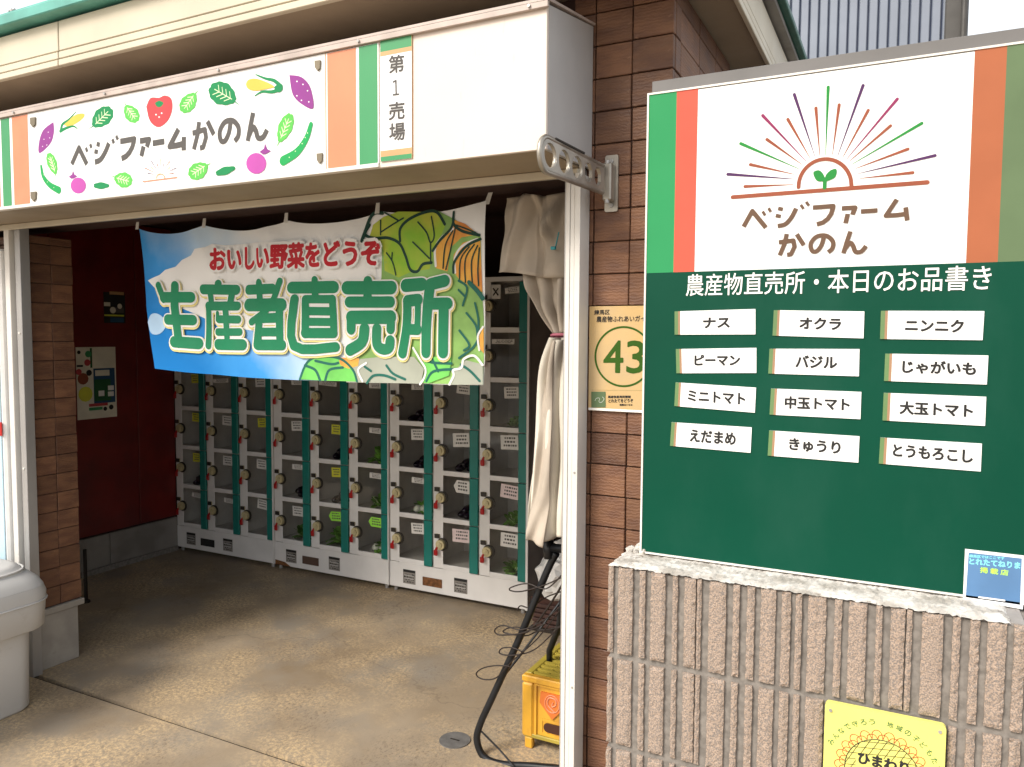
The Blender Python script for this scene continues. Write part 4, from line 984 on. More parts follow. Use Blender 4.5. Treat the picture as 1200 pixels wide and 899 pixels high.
# ================================================================== vegetable lockers
LYF = 3.93; CW = .32; RH = .2865; RZ0 = .19; X00 = -4.755
def shared(name, mb, m, **k): return mesh_of(mb, name, m, **k)
me_pane = shared('pane', MB().box(.074, .262, -.004, -.001, .034, RH - .006), M['glass'])
me_strip = shared('door_strip', MB().box(.259, .316, -.016, -.001, .003, RH - .002, .0025), M['teal'])
me_rail = shared('shelf_edge', MB().box(.071, .2585, -.006, .004, -.002, .028, .002), M['locker_white'])
me_lock = shared('lock', MB().box(.018, .050, -.010, 0, .184, .212, .003).cyl((.062, -.0005, .150), (.062, -.024, .150), .030, 18).cyl((.062, -.0245, .150), (.062, -.031, .150), .016, 12), [M['lock']])
me_lockb = shared('lock_fitting', MB().box(.016, .052, -.0135, -.0105, .186, .212, .002).cyl((.068, -.0002, .150), (.068, -.006, .150), .039, 18), M['lock_dark'])
me_key = shared('key_tag', MB().cyl((.044, -.020, .135), (.034, -.022, .118), .008, 8).box(.020, .048, -.030, -.021, .082, .118, .005), M['key'])
def tagmesh(m, wd, ht, lines=True, arrow=False):
    mb = MB()
    pts = [(-wd, -.006, 0), (0, -.006, 0), (0, -.006, ht), (-wd, -.006, ht)]
    if arrow: pts = [(-wd * .8, -.006, 0), (0, -.006, 0), (0, -.006, ht), (-wd * .8, -.006, ht), (-wd, -.006, ht * .5)]
    mb.prism(pts, (0, .0012, 0))
    if lines:
        n = len(mb.f); r2 = random.Random(wd * 1000 + ht)
        for k in range(3):
            z = ht * (.22 + .26 * k); x0 = -wd * (.85 - .1 * r2.random()) if not arrow else -wd * .72
            while x0 < -wd * .15:
                l = wd * (.05 + .09 * r2.random()); mb.add([(x0, -.0064, z), (x0 + l, -.0064, z), (x0 + l, -.0064, z + ht * .13), (x0, -.0064, z + ht * .13)], [(0, 1, 2, 3)]); x0 += l + wd * .04
        for k in range(n, len(mb.f)): mb.mi[k] = 1
    return mesh_of(mb, 'price_tag', [m, M['ink_grey']])
TG = {'w': tagmesh(M['paper'], .092, .066), 'W': tagmesh(M['paper'], .112, .082), 's': tagmesh(M['paper'], .090, .034), 'l': tagmesh(M['paper'], .145, .028), 'y': tagmesh(M['paper_yellow'], .074, .062),
      'g': tagmesh(M['paper_lime'], .100, .062, True, True), 'p': tagmesh(M['paper_pink'], .116, .078), 'P': tagmesh(M['paper'], .112, .076, True, True)}
# price tags per column, bottom row first
tags = ['s y y y y w'.split(), 's w w l w w'.split(), 'g w y w w y'.split(), 'w s w s w w'.split(), 'g y y l w y'.split(), 'g s s s w w'.split(), 'w s w s w w'.split(), 'p P W w w p'.split(), 'W p W w l s'.split()]
tags[2][0] = 'w'
cab_lab = ['left white vegetable locker cabinet beside the dark red wall', 'middle white vegetable locker cabinet with rust at its lower left corner', 'right white vegetable locker cabinet beside the hanging curtain']
me_carc = None
for c in range(3):
    xc = X00 + c * 3 * CW
    cb = empty('locker_cabinet', (xc, LYF, 0), cab_lab[c], 'locker', 'vegetable locker cabinets')
    m = MB(); t = .005; x1 = 3 * CW - .002
    m.box(0, x1, .36, .365, .03, 1.935); m.box(0, .004, 0, .3595, .03, 1.935); m.box(x1 - .004, x1, 0, .3595, .03, 1.935)
    m.box(.0045, x1 - .0045, 0, .3595, 1.912, 1.935)
    for k in range(1, 3): m.box(k * CW - .002, k * CW + .002, .001, .3595, RZ0, 1.9115)
    for k in range(3):
        for r_ in range(6): m.box(k * CW + .0045, (k + 1) * CW - .0045, .001, .3595, RZ0 + r_ * RH - .001, RZ0 + r_ * RH + .012)
    if me_carc is None: me_carc = shared('carcass', m, M['locker_inside'])
    part('carcass', me_carc, cb, (xc, LYF, 0))
    MB().box(xc, xc + 3 * CW - .002, LYF - .005, LYF + .0, .030, RZ0 - .0025, .002).build('base_panel', M['locker_white'], cb)
    MB().box(xc, xc + 3 * CW - .002, LYF - .006, LYF + .0, 1.912, 1.938, .002).build('top_trim', M['locker_white'], cb)
    for k in range(3):
        xk = xc + k * CW
        MB().box(xk + .002, xk + .0705, LYF - .004, LYF + .0005, RZ0, 1.911, .0015).build('column_post', M['locker_white'], cb)
    MB().box(xc + 3 * CW - .0025 - .006, xc + 3 * CW - .0025 + .008 * (c == 2), LYF - .018, LYF - .0045, .0305, 1.938).build('side_trim', M['locker_white'], cb)
    for fx in (.03, 3 * CW - .04): MB().cyl((xc + fx, LYF + .02, 0), (xc + fx, LYF + .02, .03), .012, 10).build('foot', M['grey_metal'], cb)
    for r_ in range(6):
        for k in range(3):
            xk = xc + k * CW; zk = RZ0 + r_ * RH
            d = part('door', me_pane, cb, (xk, LYF, zk))
            part('door_strip', me_strip, d, (xk, LYF, zk)); part('shelf_edge', me_rail, d, (xk, LYF, zk))
            rn = random.Random(c * 100 + r_ * 10 + k)
            tg = tags[c * 3 + k][r_]
            te = part('price_tag', TG[tg], d, (xk + .256 - (.03 if tg == 'l' else 0), LYF - .001, zk + RH - .086 - (0 if tg not in 'WpP' else .014) + (.02 if tg in 'sl' else 0) + rn.uniform(-.006, .006)))
            te.rotation_euler = (0, R(rn.uniform(-5, 5)), 0)
            lk = part('lock', me_lock, cb, (xk, LYF - .004, zk)); part('lock_fitting', me_lockb, lk, (xk, LYF - .004, zk)); part('key_tag', me_key, lk, (xk, LYF - .004, zk))
    # instruction labels and name plate on the base
    for x_ in (.10, .47):
        m = MB().box(xc + x_, xc + x_ + .092, LYF - .0065, LYF - .0052, .060, .148); lb = m.build('instruction_label', M['base_metal'], cb)
        m = MB().box(xc + x_ + .002, xc + x_ + .090, LYF - .0075, LYF - .0066, .132, .147)
        rn = random.Random(9)
        for j in range(4):
            for i in range(7):
                if rn.random() < .65: m.box(xc + x_ + .008 + i * .0115, xc + x_ + .008 + i * .0115 + rn.uniform(.003, .009), LYF - .0072, LYF - .0066, .068 + j * .015, .068 + j * .015 + rn.uniform(.004, .010))
        m.build('label_print', M['ink_dark'], lb)
        m = MB()
        for j in range(2): m.box(xc + x_ + .012, xc + x_ + .08, LYF - .0078, LYF - .0073, .092 + j * .02, .094 + j * .02)
        m.build('label_print', M['ink_white'], lb)
    npm = [M['ink_dark'], mat('brown maker plate', (.10, .06, .045), .5), M['rust']][c]
    MB().box(xc + .245, xc + .385, LYF - .0085, LYF - .0052, .068, .122, .002).build('maker_plate', npm, cb)
    if c == 1: MB().add([(xc + .003, LYF - .0058, .031), (xc + .14, LYF - .0058, .031), (xc + .09, LYF - .0058, .056), (xc + .003, LYF - .0058, .064)], [(0, 1, 2, 3)]).build('rust_patch', M['rust'], cb, fixn=False)
    if c == 2:
        xk = xc + 2 * CW
        m = MB().box(xk + .076, xk + .136, LYF - .0085, LYF - .0065, 1.812, 1.892); cd = m.build('notice_card', M['paper'], cb)
        MB().tube([(xk + .090, LYF - .0092, 1.832), (xk + .122, LYF - .0092, 1.872)], .004, 6).tube([(xk + .122, LYF - .0105, 1.832), (xk + .090, LYF - .0105, 1.872)], .004, 6).build('cross_mark', M['ink_dark'], cd)

# vegetables in the lockers
M['leaf_veg'] = mat('fresh leaf green', (.16, .36, .05), .5, var=.5, vscale=30, rnd=.2); M['aub'] = mat('dark aubergine skin', (.012, .006, .016), .15, var=.2)
M['stalk'] = mat('pale green stalk', (.50, .58, .32), .5, var=.2, vscale=40); M['veg_white'] = mat('white turnip skin', (.72, .72, .62), .45, var=.15, vscale=30)
M['bag'] = M['glass']
def leafy(seed, s=1.0, pale=False):
    r = random.Random(seed); mb = MB()
    for k in range(46):
        a = r.uniform(0, 6.28); ln = r.uniform(.05, .13) * s; el = r.uniform(.15, 1.3); b = Vector((r.uniform(-.03, .03), r.uniform(-.04, .04), .012))
        d = Vector((math.cos(a) * math.cos(el), math.sin(a) * math.cos(el), math.sin(el))); sd_ = d.cross(Vector((0, 0, 1))).normalized() * ln * r.uniform(.18, .32); cu = Vector((0, 0, -ln * .25))
        p = [b, b + d * ln * .45 + sd_, b + d * ln * .45 - sd_, b + d * ln * .9 + sd_ * .6 + cu, b + d * ln * .9 - sd_ * .6 + cu, b + d * ln + cu * 1.4, b + d * ln * .5 + Vector((0, 0, -.006)), b + d * ln * .9 + cu + Vector((0, 0, -.004))]
        for q in range(len(p)): p[q] = Vector((max(-.085, min(.085, p[q].x)), max(-.10, min(.13, p[q].y)), max(.003, p[q].z)))
        mb.add(p, [(0, 6, 1), (0, 2, 6), (1, 6, 7, 3), (6, 2, 4, 7), (3, 7, 5), (7, 4, 5)])
    st = MB()
    for k in range(10):
        a = r.uniform(0, 6.28); st.tube([(r.uniform(-.02, .02), r.uniform(-.04, .04), .006), (math.cos(a) * .05 * s, math.sin(a) * .07 * s, r.uniform(.02, .07) * s)], [.004, .002], 6)
    return mb, st
def veg(kind, col, row, label, seed, s=1.0):
    x = X00 + col * CW + .19; y = LYF + .115; z = RZ0 + row * RH + .013
    if kind == 'leaf':
        e = empty('leafy_bunch', (x, y, z), label, 'vegetable', 'produce inside the lockers')
        a, b = leafy(seed, s)
        for mb, n, m in ((a, 'leaves', M['leaf_veg']), (b, 'stalks', M['stalk'])):
            mb.v = [(v[0] + x, v[1] + y, v[2] + z) for v in mb.v]; mb.build(n, m, e, fixn=False)
    elif kind == 'aub':
        e = empty('aubergine_bag', (x, y, z), label, 'vegetable', 'produce inside the lockers'); r = random.Random(seed)
        for k in range(4):
            a = r.uniform(-.4, .4); cx_, cy_, cz_ = x - .045 + .03 * k, y + r.uniform(-.03, .03), z + .026 + (.03 if k % 2 else 0)
            pth = [(cx_ - .035 * math.sin(a), cy_ + t, cz_ + .004 * math.sin(t * 30)) for t in (-.07, -.06, -.035, 0, .03, .05, .06)]
            MB().tube(pth, [.006, .017, .025, .025, .019, .013, .006], 12).build('aubergine', M['aub'], e, smooth=True)
            MB().tube([(pth[-1][0], pth[-1][1] - .012, pth[-1][2]), (pth[-1][0], pth[-1][1] + .016, pth[-1][2] + .006)], [.014, .004], 8).build('calyx', M['leaf_veg'], e, smooth=True)
    elif kind == 'turnip':
        e = empty('turnip_bunch', (x, y, z), label, 'vegetable', 'produce inside the lockers'); r = random.Random(seed)
        for k in range(3):
            cx_, cy_ = x - .035 + .035 * k, y - .04 + .02 * (k % 2)
            MB().tube([(cx_, cy_ - .03, z + .028), (cx_, cy_ - .022, z + .028), (cx_, cy_, z + .028), (cx_, cy_ + .02, z + .03), (cx_, cy_ + .028, z + .03)], [.004, .018, .026, .018, .004], 12).build('turnip', M['veg_white'], e, smooth=True)
        a, b = leafy(seed, .9)
        a.v = [(v[0] + x, v[1] + y + .02, v[2] + z) for v in a.v]; a.build('leaves', M['leaf_veg'], e, fixn=False)
rown = ['bottom', 'second lowest', 'third lowest', 'fourth lowest', 'fifth lowest', 'top']
coln = ['first', 'second', 'third', 'fourth', 'fifth', 'sixth', 'seventh', 'eighth', 'rightmost']
for kind, c, r_, s_, txt in (('leaf', 3, 0, .9, 'green leafy bunch'), ('leaf', 4, 0, 1.2, 'tall green leafy bunch'), ('aub', 4, 1, 1, 'dark aubergines'), ('aub', 4, 2, 1, 'dark aubergines'), ('aub', 3, 1, 1, 'dark aubergines'),
                          ('turnip', 5, 0, 1, 'white turnips with little leaf'), ('leaf', 5, 1, 1.1, 'dark green leafy bunch'), ('leaf', 5, 2, 1, 'green leafy bunch'), ('turnip', 6, 1, 1, 'white turnips with green leaves'), ('aub', 6, 2, 1, 'dark aubergines'),
                          ('aub', 6, 3, 1, 'dark aubergines'), ('aub', 7, 1, 1, 'glossy dark aubergines'), ('aub', 7, 2, 1, 'dark aubergines'), ('leaf', 8, 0, .8, 'small green sprig'), ('leaf', 8, 1, .7, 'low green bunch'), ('leaf', 8, 3, .6, 'low green bunch'), ('aub', 0, 1, 1, 'dark aubergines')):
    veg(kind, c, r_, '%s in the %s compartment of the %s locker column' % (txt, rown[r_], coln[c]), c * 7 + r_ * 3 + 1, s_ * 1.25)

# ================================================================== curtain
cu = empty('curtain', (-1.12, 2.4, .9), 'beige curtain gathered with a pink tie behind the white post', 'curtain')
M['cloth'] = mat('beige curtain cloth', (.50, .44, .37), .85, var=.12, vscale=10, bump=.3, bscale=420, grime=((.34, .27, .19), 6, .58, .8, (1, 1, .4)), spec=.2)
M['cloth_lt'] = mat('pale curtain lining', (.72, .68, .60), .85, var=.1, vscale=12, spec=.2); M['pink'] = mat('pink cord', (.60, .18, .26), .6); M['blue_clip'] = mat('turquoise clip', (.02, .35, .42), .4)
def cloth(name, prof, Y, pleats, m, par, amp=.02, seed=0, nx=60, fold=None):
    """prof: list of (left px, y px, right px, y px) rows from top to bottom"""
    rows = []
    for a in prof:
        rows.append((at(a[0], a[1], Y), at(a[2], a[3], Y)))
    Ls = smooth([r_[0] for r_ in rows], 8); Rs = smooth([r_[1] for r_ in rows], 8); n = len(Ls); vs = []; r = random.Random(seed); ph = [r.uniform(0, 6.28) for _ in range(4)]
    wmax = max((Rs[i] - Ls[i]).length for i in range(n))
    for j in range(n):
        v = j / (n - 1); wd = (Rs[j] - Ls[j]).length
        am = amp * (.55 + .6 * (1 - wd / wmax))
        for i in range(nx + 1):
            u = i / nx; p = Ls[j] + (Rs[j] - Ls[j]) * u
            uu = u + .03 * math.sin(v * 5 + ph[0])
            y = am * math.sin(uu * pleats * 2 * math.pi + ph[1]) + am * .45 * math.sin(uu * pleats * 4.3 + ph[2] + v * 2.5) + .006 * math.sin(v * 14 + u * 6 + ph[3])
            if fold: y -= fold(u, v)
            vs.append((p.x + am * .35 * math.cos(uu * pleats * 2 * math.pi + ph[1]), p.y + y, p.z + .004 * math.sin(u * pleats * 3)))
    mb = MB(); mb.add(vs, [(j * (nx + 1) + i, (j + 1) * (nx + 1) + i, (j + 1) * (nx + 1) + i + 1, j * (nx + 1) + i + 1) for j in range(n - 1) for i in range(nx)])
    o = mb.build(name, m, par, smooth=True, fixn=False)
    sm_ = o.modifiers.new('thickness', 'SOLIDIFY'); sm_.thickness = .002; sm_.offset = 1
    return o
cloth('flap', [(593, 232, 664, 226), (590, 270, 664, 268), (587, 320, 664, 326)], 2.37, 2.3, M['cloth'], cu, .010, 2, 110, lambda u, v: .035 * max(0, 1 - abs(u - (.42 - .34 * v)) / .16) + .030 * max(0, 1 - abs(u - (.56 + .26 * v)) / .10) * (v < .62) + .05 * max(0, 1 - abs(u - (.95 - .45 * v)) / .13) * max(0, min(1, (.75 - abs(v - .35) * 1.6))) - .02 * max(0, 1 - abs(u - .62) / .09))
cloth('upper_folds', [(612, 300, 668, 300), (618, 335, 668, 335), (628, 360, 668, 360), (648, 391, 667, 391)], 2.42, 2.8, M['cloth'], cu, .020, 5, 90)
cloth('side_folds', [(650, 228, 668, 228), (652, 280, 668, 290), (652, 340, 668, 340), (657, 391, 668, 391)], 2.385, 1.6, M['cloth'], cu, .012, 9, 30)
cloth('lower_folds', [(650, 397, 668, 397), (637, 430, 668, 430), (628, 480, 668, 480), (624, 540, 668, 540), (617, 600, 668, 590), (615, 634, 668, 628)], 2.41, 3.2, M['cloth_lt'], cu, .040, 4, 90)
cloth('front_fold', [(644, 400, 652, 400), (637, 440, 648, 440), (630, 510, 647, 510), (624, 570, 645, 570), (618, 615, 643, 600), (616, 632, 637, 642)], 2.375, .9, M['cloth'], cu, .010, 8, 24)
MB().tube([at(647 + 11 * (1 + math.cos(t * .5236)), 394 + 2 * math.sin(t * .5236), 2.405) + Vector((0, .03 * math.sin(t * .5236), 0)) for t in range(13)], .005, 8).build('tie', M['pink'], cu, smooth=True)
pc = at(650, 291, 2.35); MB().box(pc.x - .009, pc.x + .009, 2.335, 2.345, pc.z - .006, pc.z + .005, .002).tube([(pc.x + .008, 2.34, pc.z + .005), at(655, 272, 2.34)], .002, 6).build('clip', M['blue_clip'], cu)

# ================================================================== black stand with cords
st = empty('folding_stand', (-1.3, 2.6, 0), 'black tube frame stand leaning behind the white post with cords round it', 'stand')
YS = 2.5
leg = smooth([at(652, 648, YS), at(640, 672, YS), at(610, 745, YS), at(578, 815, YS), at(563, 848, YS), at(559, 868, YS), at(568, 888, YS), at(590, 896, YS), at(625, 898, YS), at(690, 904, YS)], 6)
MB().tube(leg, .0135, 12).build('frame_tube', M['black_metal'], st, smooth=True)
MB().tube([at(645, 642, YS), at(690, 645, YS)], .016, 12).build('top_bar', M['black_metal'], st, smooth=True)
MB().tube([at(642, 634, YS), at(644, 654, YS)], .02, 12).build('corner_joint', M['black_metal'], st, smooth=True)
MB().tube([at(668, 645, 2.52), at(655, 735, 2.75), at(644, 762, 2.80), (at(640, 785, 2.85).x, 2.88, .02)], .013, 12).build('rear_leg', M['black_metal'], st, smooth=True)
MB().tube([at(586, 798, YS), at(612, 765, 2.6), at(668, 690, 2.7)], .0045, 8).build('stay_rod', M['black_metal'], st)
MB().tube([at(564, 857, YS), at(585, 878, YS), at(602, 898, YS - .02)], .0035, 8).build('stay_rod', M['black_metal'], st)
cd = empty('cord_bundle', (-1.25, 2.55, .3), 'thin dark brown cords looped loosely over the black stand', 'cord')
def loop(pts, Y, r=.0026): MB().tube(smooth([at(a, b, Y) for a, b in pts], 6), r, 6).build('cord', M['cable'], cd, smooth=True)
loop([(660, 672), (640, 690), (618, 684), (600, 688), (598, 692), (612, 693), (640, 685), (668, 672)], 2.475)
loop([(668, 700), (640, 725), (612, 738), (590, 733), (580, 738), (585, 744), (612, 742), (640, 730)], 2.47)
loop([(660, 735), (630, 740), (616, 745), (590, 741), (602, 735), (640, 738), (668, 730)], 2.53)
loop([(612, 764), (600, 759), (588, 760), (586, 766), (602, 768), (625, 762), (645, 745), (668, 722)], 2.48)
loop([(598, 781), (582, 780), (566, 783), (558, 790), (566, 796), (582, 794), (600, 775), (630, 748), (668, 700)], 2.475)
loop([(668, 668), (650, 700), (625, 735), (612, 742)], 2.49, .004)
loop([(606, 716), (610, 710), (622, 712), (640, 700), (668, 690)], 2.52)
# things stacked behind
bg_ = empty('plastic_bag', (-1.7, 3.8, .5), 'crumpled white plastic bag behind the black stand', 'bag')
r = random.Random(11); bm = bmesh.new(); bmesh.ops.create_icosphere(bm, subdivisions=3, radius=1)
YBK = atz(630, 742, 0).y
c0 = at(656, 676, YBK + .05)
for v in bm.verts: v.co = Vector((v.co.x * .13, v.co.y * .10, v.co.z * .13)) * (1 + r.uniform(-.13, .13)) + c0
m = MB(); bm.verts.index_update(); m.add([v.co[:] for v in bm.verts], [[v.index for v in f.verts] for f in bm.faces]); bm.free()
M['bag_white'] = mat('white thin plastic', (.78, .78, .78), .3, var=.08); m.build('bag_body', M['bag_white'], bg_, smooth=False)
MB().tube([c0 + Vector((0, 0, .12)), c0 + Vector((.01, 0, .16)), c0 + Vector((-.01, 0, .20))], [.05, .015, .03], 8).build('bag_neck', M['bag_white'], bg_)
bx = empty('storage_basket', (-1.7, 3.75, 0), 'dark reddish brown basket full of odds and ends under the white bag', 'basket')
M['basket'] = mat('dark red brown plastic', (.065, .026, .020), .55, var=.4, vscale=18)
q0 = at(622, 699, YBK); WB = .40
MB().add([(q0.x + .02, YBK + .03, .02), (q0.x + WB, YBK + .03, .02), (q0.x + WB, YBK + .3, .02), (q0.x + .02, YBK + .3, .02), (q0.x, YBK, q0.z), (q0.x + WB + .02, YBK, q0.z), (q0.x + WB + .02, YBK + .32, q0.z), (q0.x, YBK + .32, q0.z)],
         [(0, 3, 2, 1), (0, 1, 5, 4), (1, 2, 6, 5), (2, 3, 7, 6), (3, 0, 4, 7), (4, 5, 6, 7)]).build('basket_body', M['basket'], bx)
for k in range(5): MB().box(q0.x - .004 + .003 * (4 - k), q0.x + WB + .02, YBK - .010 + .006 * (4 - k) * .9, YBK + .03, .03 + k * (q0.z - .05) / 5, .05 + k * (q0.z - .05) / 5, .003).build('basket_band', M['basket'], bx)
for k in range(7): MB().tube([(q0.x + .04 + k * .05, YBK + .02 + .02 * (k % 3), q0.z - .01), (q0.x + .06 + k * .05, YBK + .06, q0.z + .03 + .015 * (k % 2))], .014, 7).build('roll', M['cable'], bx)
MB().box(q0.x - .02, q0.x + WB + .05, YBK + .02, YBK + .34, .0, .0195, .004).build('basket_foot', M['dark'], bx)

# ================================================================== yellow crate
cr = empty('crate', (-1.1, 2.8, 0), 'yellow plastic bottle crate with an orange emblem half hidden behind the white post', 'crate')
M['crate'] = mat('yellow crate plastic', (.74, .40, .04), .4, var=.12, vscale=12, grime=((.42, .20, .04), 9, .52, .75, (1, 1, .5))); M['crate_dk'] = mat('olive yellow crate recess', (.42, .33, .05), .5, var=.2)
M['slot'] = mat('dark handle opening', (.06, .018, .008), .8); M['emb'] = mat('orange crate emblem', (.72, .19, .035), .45); M['emb2'] = mat('salmon crate mark', (.80, .30, .16), .45)
KX, KY, KZ = -1.279, 2.63, .29; KW = .40; KD = .36
m = MB(); m.box(KX, KX + KW, KY, KY + .03, .264, KZ, .004)
m.build('rim', M['crate'], cr)
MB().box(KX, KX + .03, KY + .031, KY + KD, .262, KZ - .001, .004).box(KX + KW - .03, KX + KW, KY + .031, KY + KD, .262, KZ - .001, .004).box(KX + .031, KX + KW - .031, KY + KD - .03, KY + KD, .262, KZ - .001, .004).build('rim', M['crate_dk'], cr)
for xx in (KX, KX + KW - .05):
    for yy in (KY, KY + KD - .05): MB().box(xx, xx + .05, yy, yy + .05, .045, .2615, .008).build('corner_post', M['crate'], cr)
MB().box(KX + .052, KX + KW - .052, KY + .012, KY + .02, .13, .261).build('front_panel', M['crate'], cr)
MB().box(KX + .052, KX + KW - .052, KY + .004, KY + .0118, .2565, .263).box(KX + .052, KX + .062, KY + .004, KY + .0118, .055, .256).build('panel_frame', M['crate'], cr)
MB().box(KX + .052, KX + .085, KY + .012, KY + .02, .062, .1295).box(KX + KW - .085, KX + KW - .052, KY + .012, KY + .02, .062, .1295).box(KX + .0855, KX + KW - .0855, KY + .012, KY + .02, .118, .1295).box(KX + .0855, KX + KW - .0855, KY + .012, KY + .02, .062, .074).build('handle_surround', M['crate'], cr)
MB().prism(rrect(KX + .090, KX + KW - .09, .078, .114, .017, KY + .0115), (0, .003, 0)).build('handle_slot', M['slot'], cr)
MB().box(KX + .0855, KX + KW - .0855, KY + .015, KY + .02, .0741, .1179).build('handle_back', M['crate'], cr)
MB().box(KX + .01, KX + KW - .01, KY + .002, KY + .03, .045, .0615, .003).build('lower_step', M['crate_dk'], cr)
MB().box(KX + .012, KX + .045, KY + .004, KY + .03, 0, .0445, .004).box(KX + KW - .045, KX + KW - .012, KY + .004, KY + .03, 0, .0445, .004).build('foot', M['crate'], cr)
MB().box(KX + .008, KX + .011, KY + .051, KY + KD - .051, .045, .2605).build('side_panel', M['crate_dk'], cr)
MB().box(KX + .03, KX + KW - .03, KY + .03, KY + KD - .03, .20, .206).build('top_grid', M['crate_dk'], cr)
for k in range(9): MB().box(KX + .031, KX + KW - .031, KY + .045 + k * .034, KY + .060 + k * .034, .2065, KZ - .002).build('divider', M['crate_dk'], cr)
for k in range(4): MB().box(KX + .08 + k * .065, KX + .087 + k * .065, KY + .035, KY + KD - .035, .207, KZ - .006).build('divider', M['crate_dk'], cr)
ex, ez = KX + .128, .198
MB().prism([(ex + .056 * math.sin(R(a)) * s_, KY + .0045, ez + .05 * math.cos(R(a)) * s_) for a, s_ in ((-48, 1.15), (48, 1.15), (95, .95), (180, 1.25), (265, .95))], (0, .007, 0)).build('emblem', M['emb'], cr)
MB().tube(smooth([(ex + .012, KY + .0035, ez - .03), (ex - .018, KY + .0035, ez - .005), (ex - .012, KY + .0035, ez + .022), (ex + .014, KY + .0035, ez + .02), (ex + .016, KY + .0035, ez), (ex, KY + .0035, ez - .01), (ex + .004, KY + .0035, ez + .008)], 5), .003, 6).build('emblem_swirl', M['emb2'], cr)
MB().tube([(ex + .03 * math.cos(t * .3927), KY + .0035, ez + .034 * math.sin(t * .3927)) for t in range(17)], .0022, 6).build('emblem_ring', M['emb2'], cr)

# ================================================================== grey bin on the left
bi = empty('storage_bin', (-3.6, 1.65, 0), 'large grey plastic bin with a thick rounded lid in front of the left pillar', 'bin')
def rr_ring(cx_, cy_, hx, hy, rad, z, n=6):
    pts = []
    for sx, sy, a0 in ((1, 1, 0), (-1, 1, 90), (-1, -1, 180), (1, -1, 270)):
        for k in range(n + 1):
            a = R(a0 + 90 * k / n); pts.append((cx_ + sx * (hx - rad) + rad * math.cos(a), cy_ + sy * (hy - rad) + rad * math.sin(a), z))
    return pts
def loft(rings, name, m, par, capt=True, capb=True):
    mb = MB(); n = len(rings[0]); vs = [p for r_ in rings for p in r_]
    fs = [(j * n + i, j * n + (i + 1) % n, (j + 1) * n + (i + 1) % n, (j + 1) * n + i) for j in range(len(rings) - 1) for i in range(n)]
    if capb: fs.append(tuple(range(n - 1, -1, -1)))
    if capt: fs.append(tuple((len(rings) - 1) * n + i for i in range(n)))
    mb.add(vs, fs); return mb.build(name, m, par, smooth=True)
bcx, bcy = -3.62, 1.62
loft([rr_ring(bcx, bcy, h, h, .07, z) for h, z in ((.338, 0), (.346, .012), (.352, .33), (.356, .40))], 'bin_body', M['bin'], bi)
loft([rr_ring(bcx, bcy, h, h, .11, z) for h, z in ((.38, .352), (.398, .352), (.404, .358), (.412, .50), (.404, .53))], 'bin_skirt', M['bin'], bi, False, True)
loft([rr_ring(bcx, bcy, h, h, .11, z) for h, z in ((.4041, .5305), (.392, .556), (.362, .588), (.350, .592), (.338, .616), (.318, .624), (.1, .628))], 'bin_lid', M['bin'], bi, True, False)
MB().tube([rr_ring(bcx, bcy, .4125, .4125, .11, .47)[i % 28] for i in range(29)], .0045, 6, False).build('skirt_bead', M['bin'], bi, smooth=True)
MB().tube([rr_ring(bcx, bcy, .352, .352, .11, .602)[i % 28] for i in range(29)], .005, 6, False).build('lid_bead', M['bin'], bi, smooth=True)
for k in range(3): MB().cyl((bcx + .412, bcy + .10 - k * .05, .44), (bcx + .416, bcy + .10 - k * .05, .44), .006, 10).build('rivet', M['ink_white'], bi)
# ================================================================== posters on the left wall
M['p_sky'] = ink('poster blue', (.03, .09, .18)); M['p_yel'] = ink('poster yellow', (.70, .72, .08)); M['p_dg'] = ink('poster deep green', (.03, .12, .05)); M['p_cream'] = mat('cream poster paper', (.80, .76, .64), .6)
po = empty('poster', (-4.74, 3.3, 1.05), 'large cream poster with produce pictures and a blue photo on the dark red wall', 'poster')
WX = -4.7595
def xq(name, x0, y0, x1, y1, m, par, k=0):
    a = atx(x0, y0, WX); b = atx(x1, y1, WX); X = WX + .002 + k * .0004
    return MB().add([(X, a.y, b.z), (X, b.y, b.z), (X, b.y, a.z), (X, a.y, a.z)], [(0, 1, 2, 3)]).build(name, m, par, fixn=False)
def xdisc(name, x, y, r, m, par, k):
    a = atx(x, y, WX); X = WX + .002 + k * .0004
    return MB().poly([(X, a.y + r * math.cos(t * .5236), a.z + r * math.sin(t * .5236)) for t in range(12)]).build(name, m, par, fixn=False)
a = atx(88.5, 407, WX); b = atx(137, 488, WX); MB().box(WX, WX + .0015, a.y, b.y, b.z, a.z).build('sheet', M['p_cream'], po)
xq('photo', 109, 432, 135, 471, M['p_sky'], po, 1); xq('photo', 110, 445, 130, 469, M['p_dg'], po, 2)
xdisc('fruit', 97, 444, .038, M['p_orange'], po, 2); xdisc('fruit', 100, 462, .050, M['p_yel'], po, 1); xdisc('fruit', 92, 436, .02, M['v_red'], po, 3)
xq('band', 105, 408, 108, 431, M['p_dg'], po, 1); xq('band', 89.5, 428, 97, 430, M['ink_dark'], po, 1); xq('band', 104, 473.5, 126, 475, M['v_red'], po, 3); xq('band', 104, 478, 120, 480, M['s_green'], po, 3)
xdisc('fruit', 123, 479, .014, M['ink_dark'], po, 3); xdisc('fruit', 130, 477, .017, M['ink_dark'], po, 3); xdisc('fruit', 104, 437, .02, M['ink_dark'], po, 3)
xq('lettering', 111, 434, 128, 440, M['p_cream'], po, 3); xq('lettering', 115, 458, 122, 464, M['ink_white'], po, 4); xq('lettering', 126, 452, 133, 457, M['ink_white'], po, 4); xq('lettering', 126, 459, 133, 464, M['ink_white'], po, 4)
xdisc('leaf_picture', 103, 415, .022, M['s_green'], po, 2); xdisc('leaf_picture', 102, 425, .022, M['v_red'], po, 3); xdisc('leaf_picture', 92, 413, .012, M['ink_dark'], po, 3)
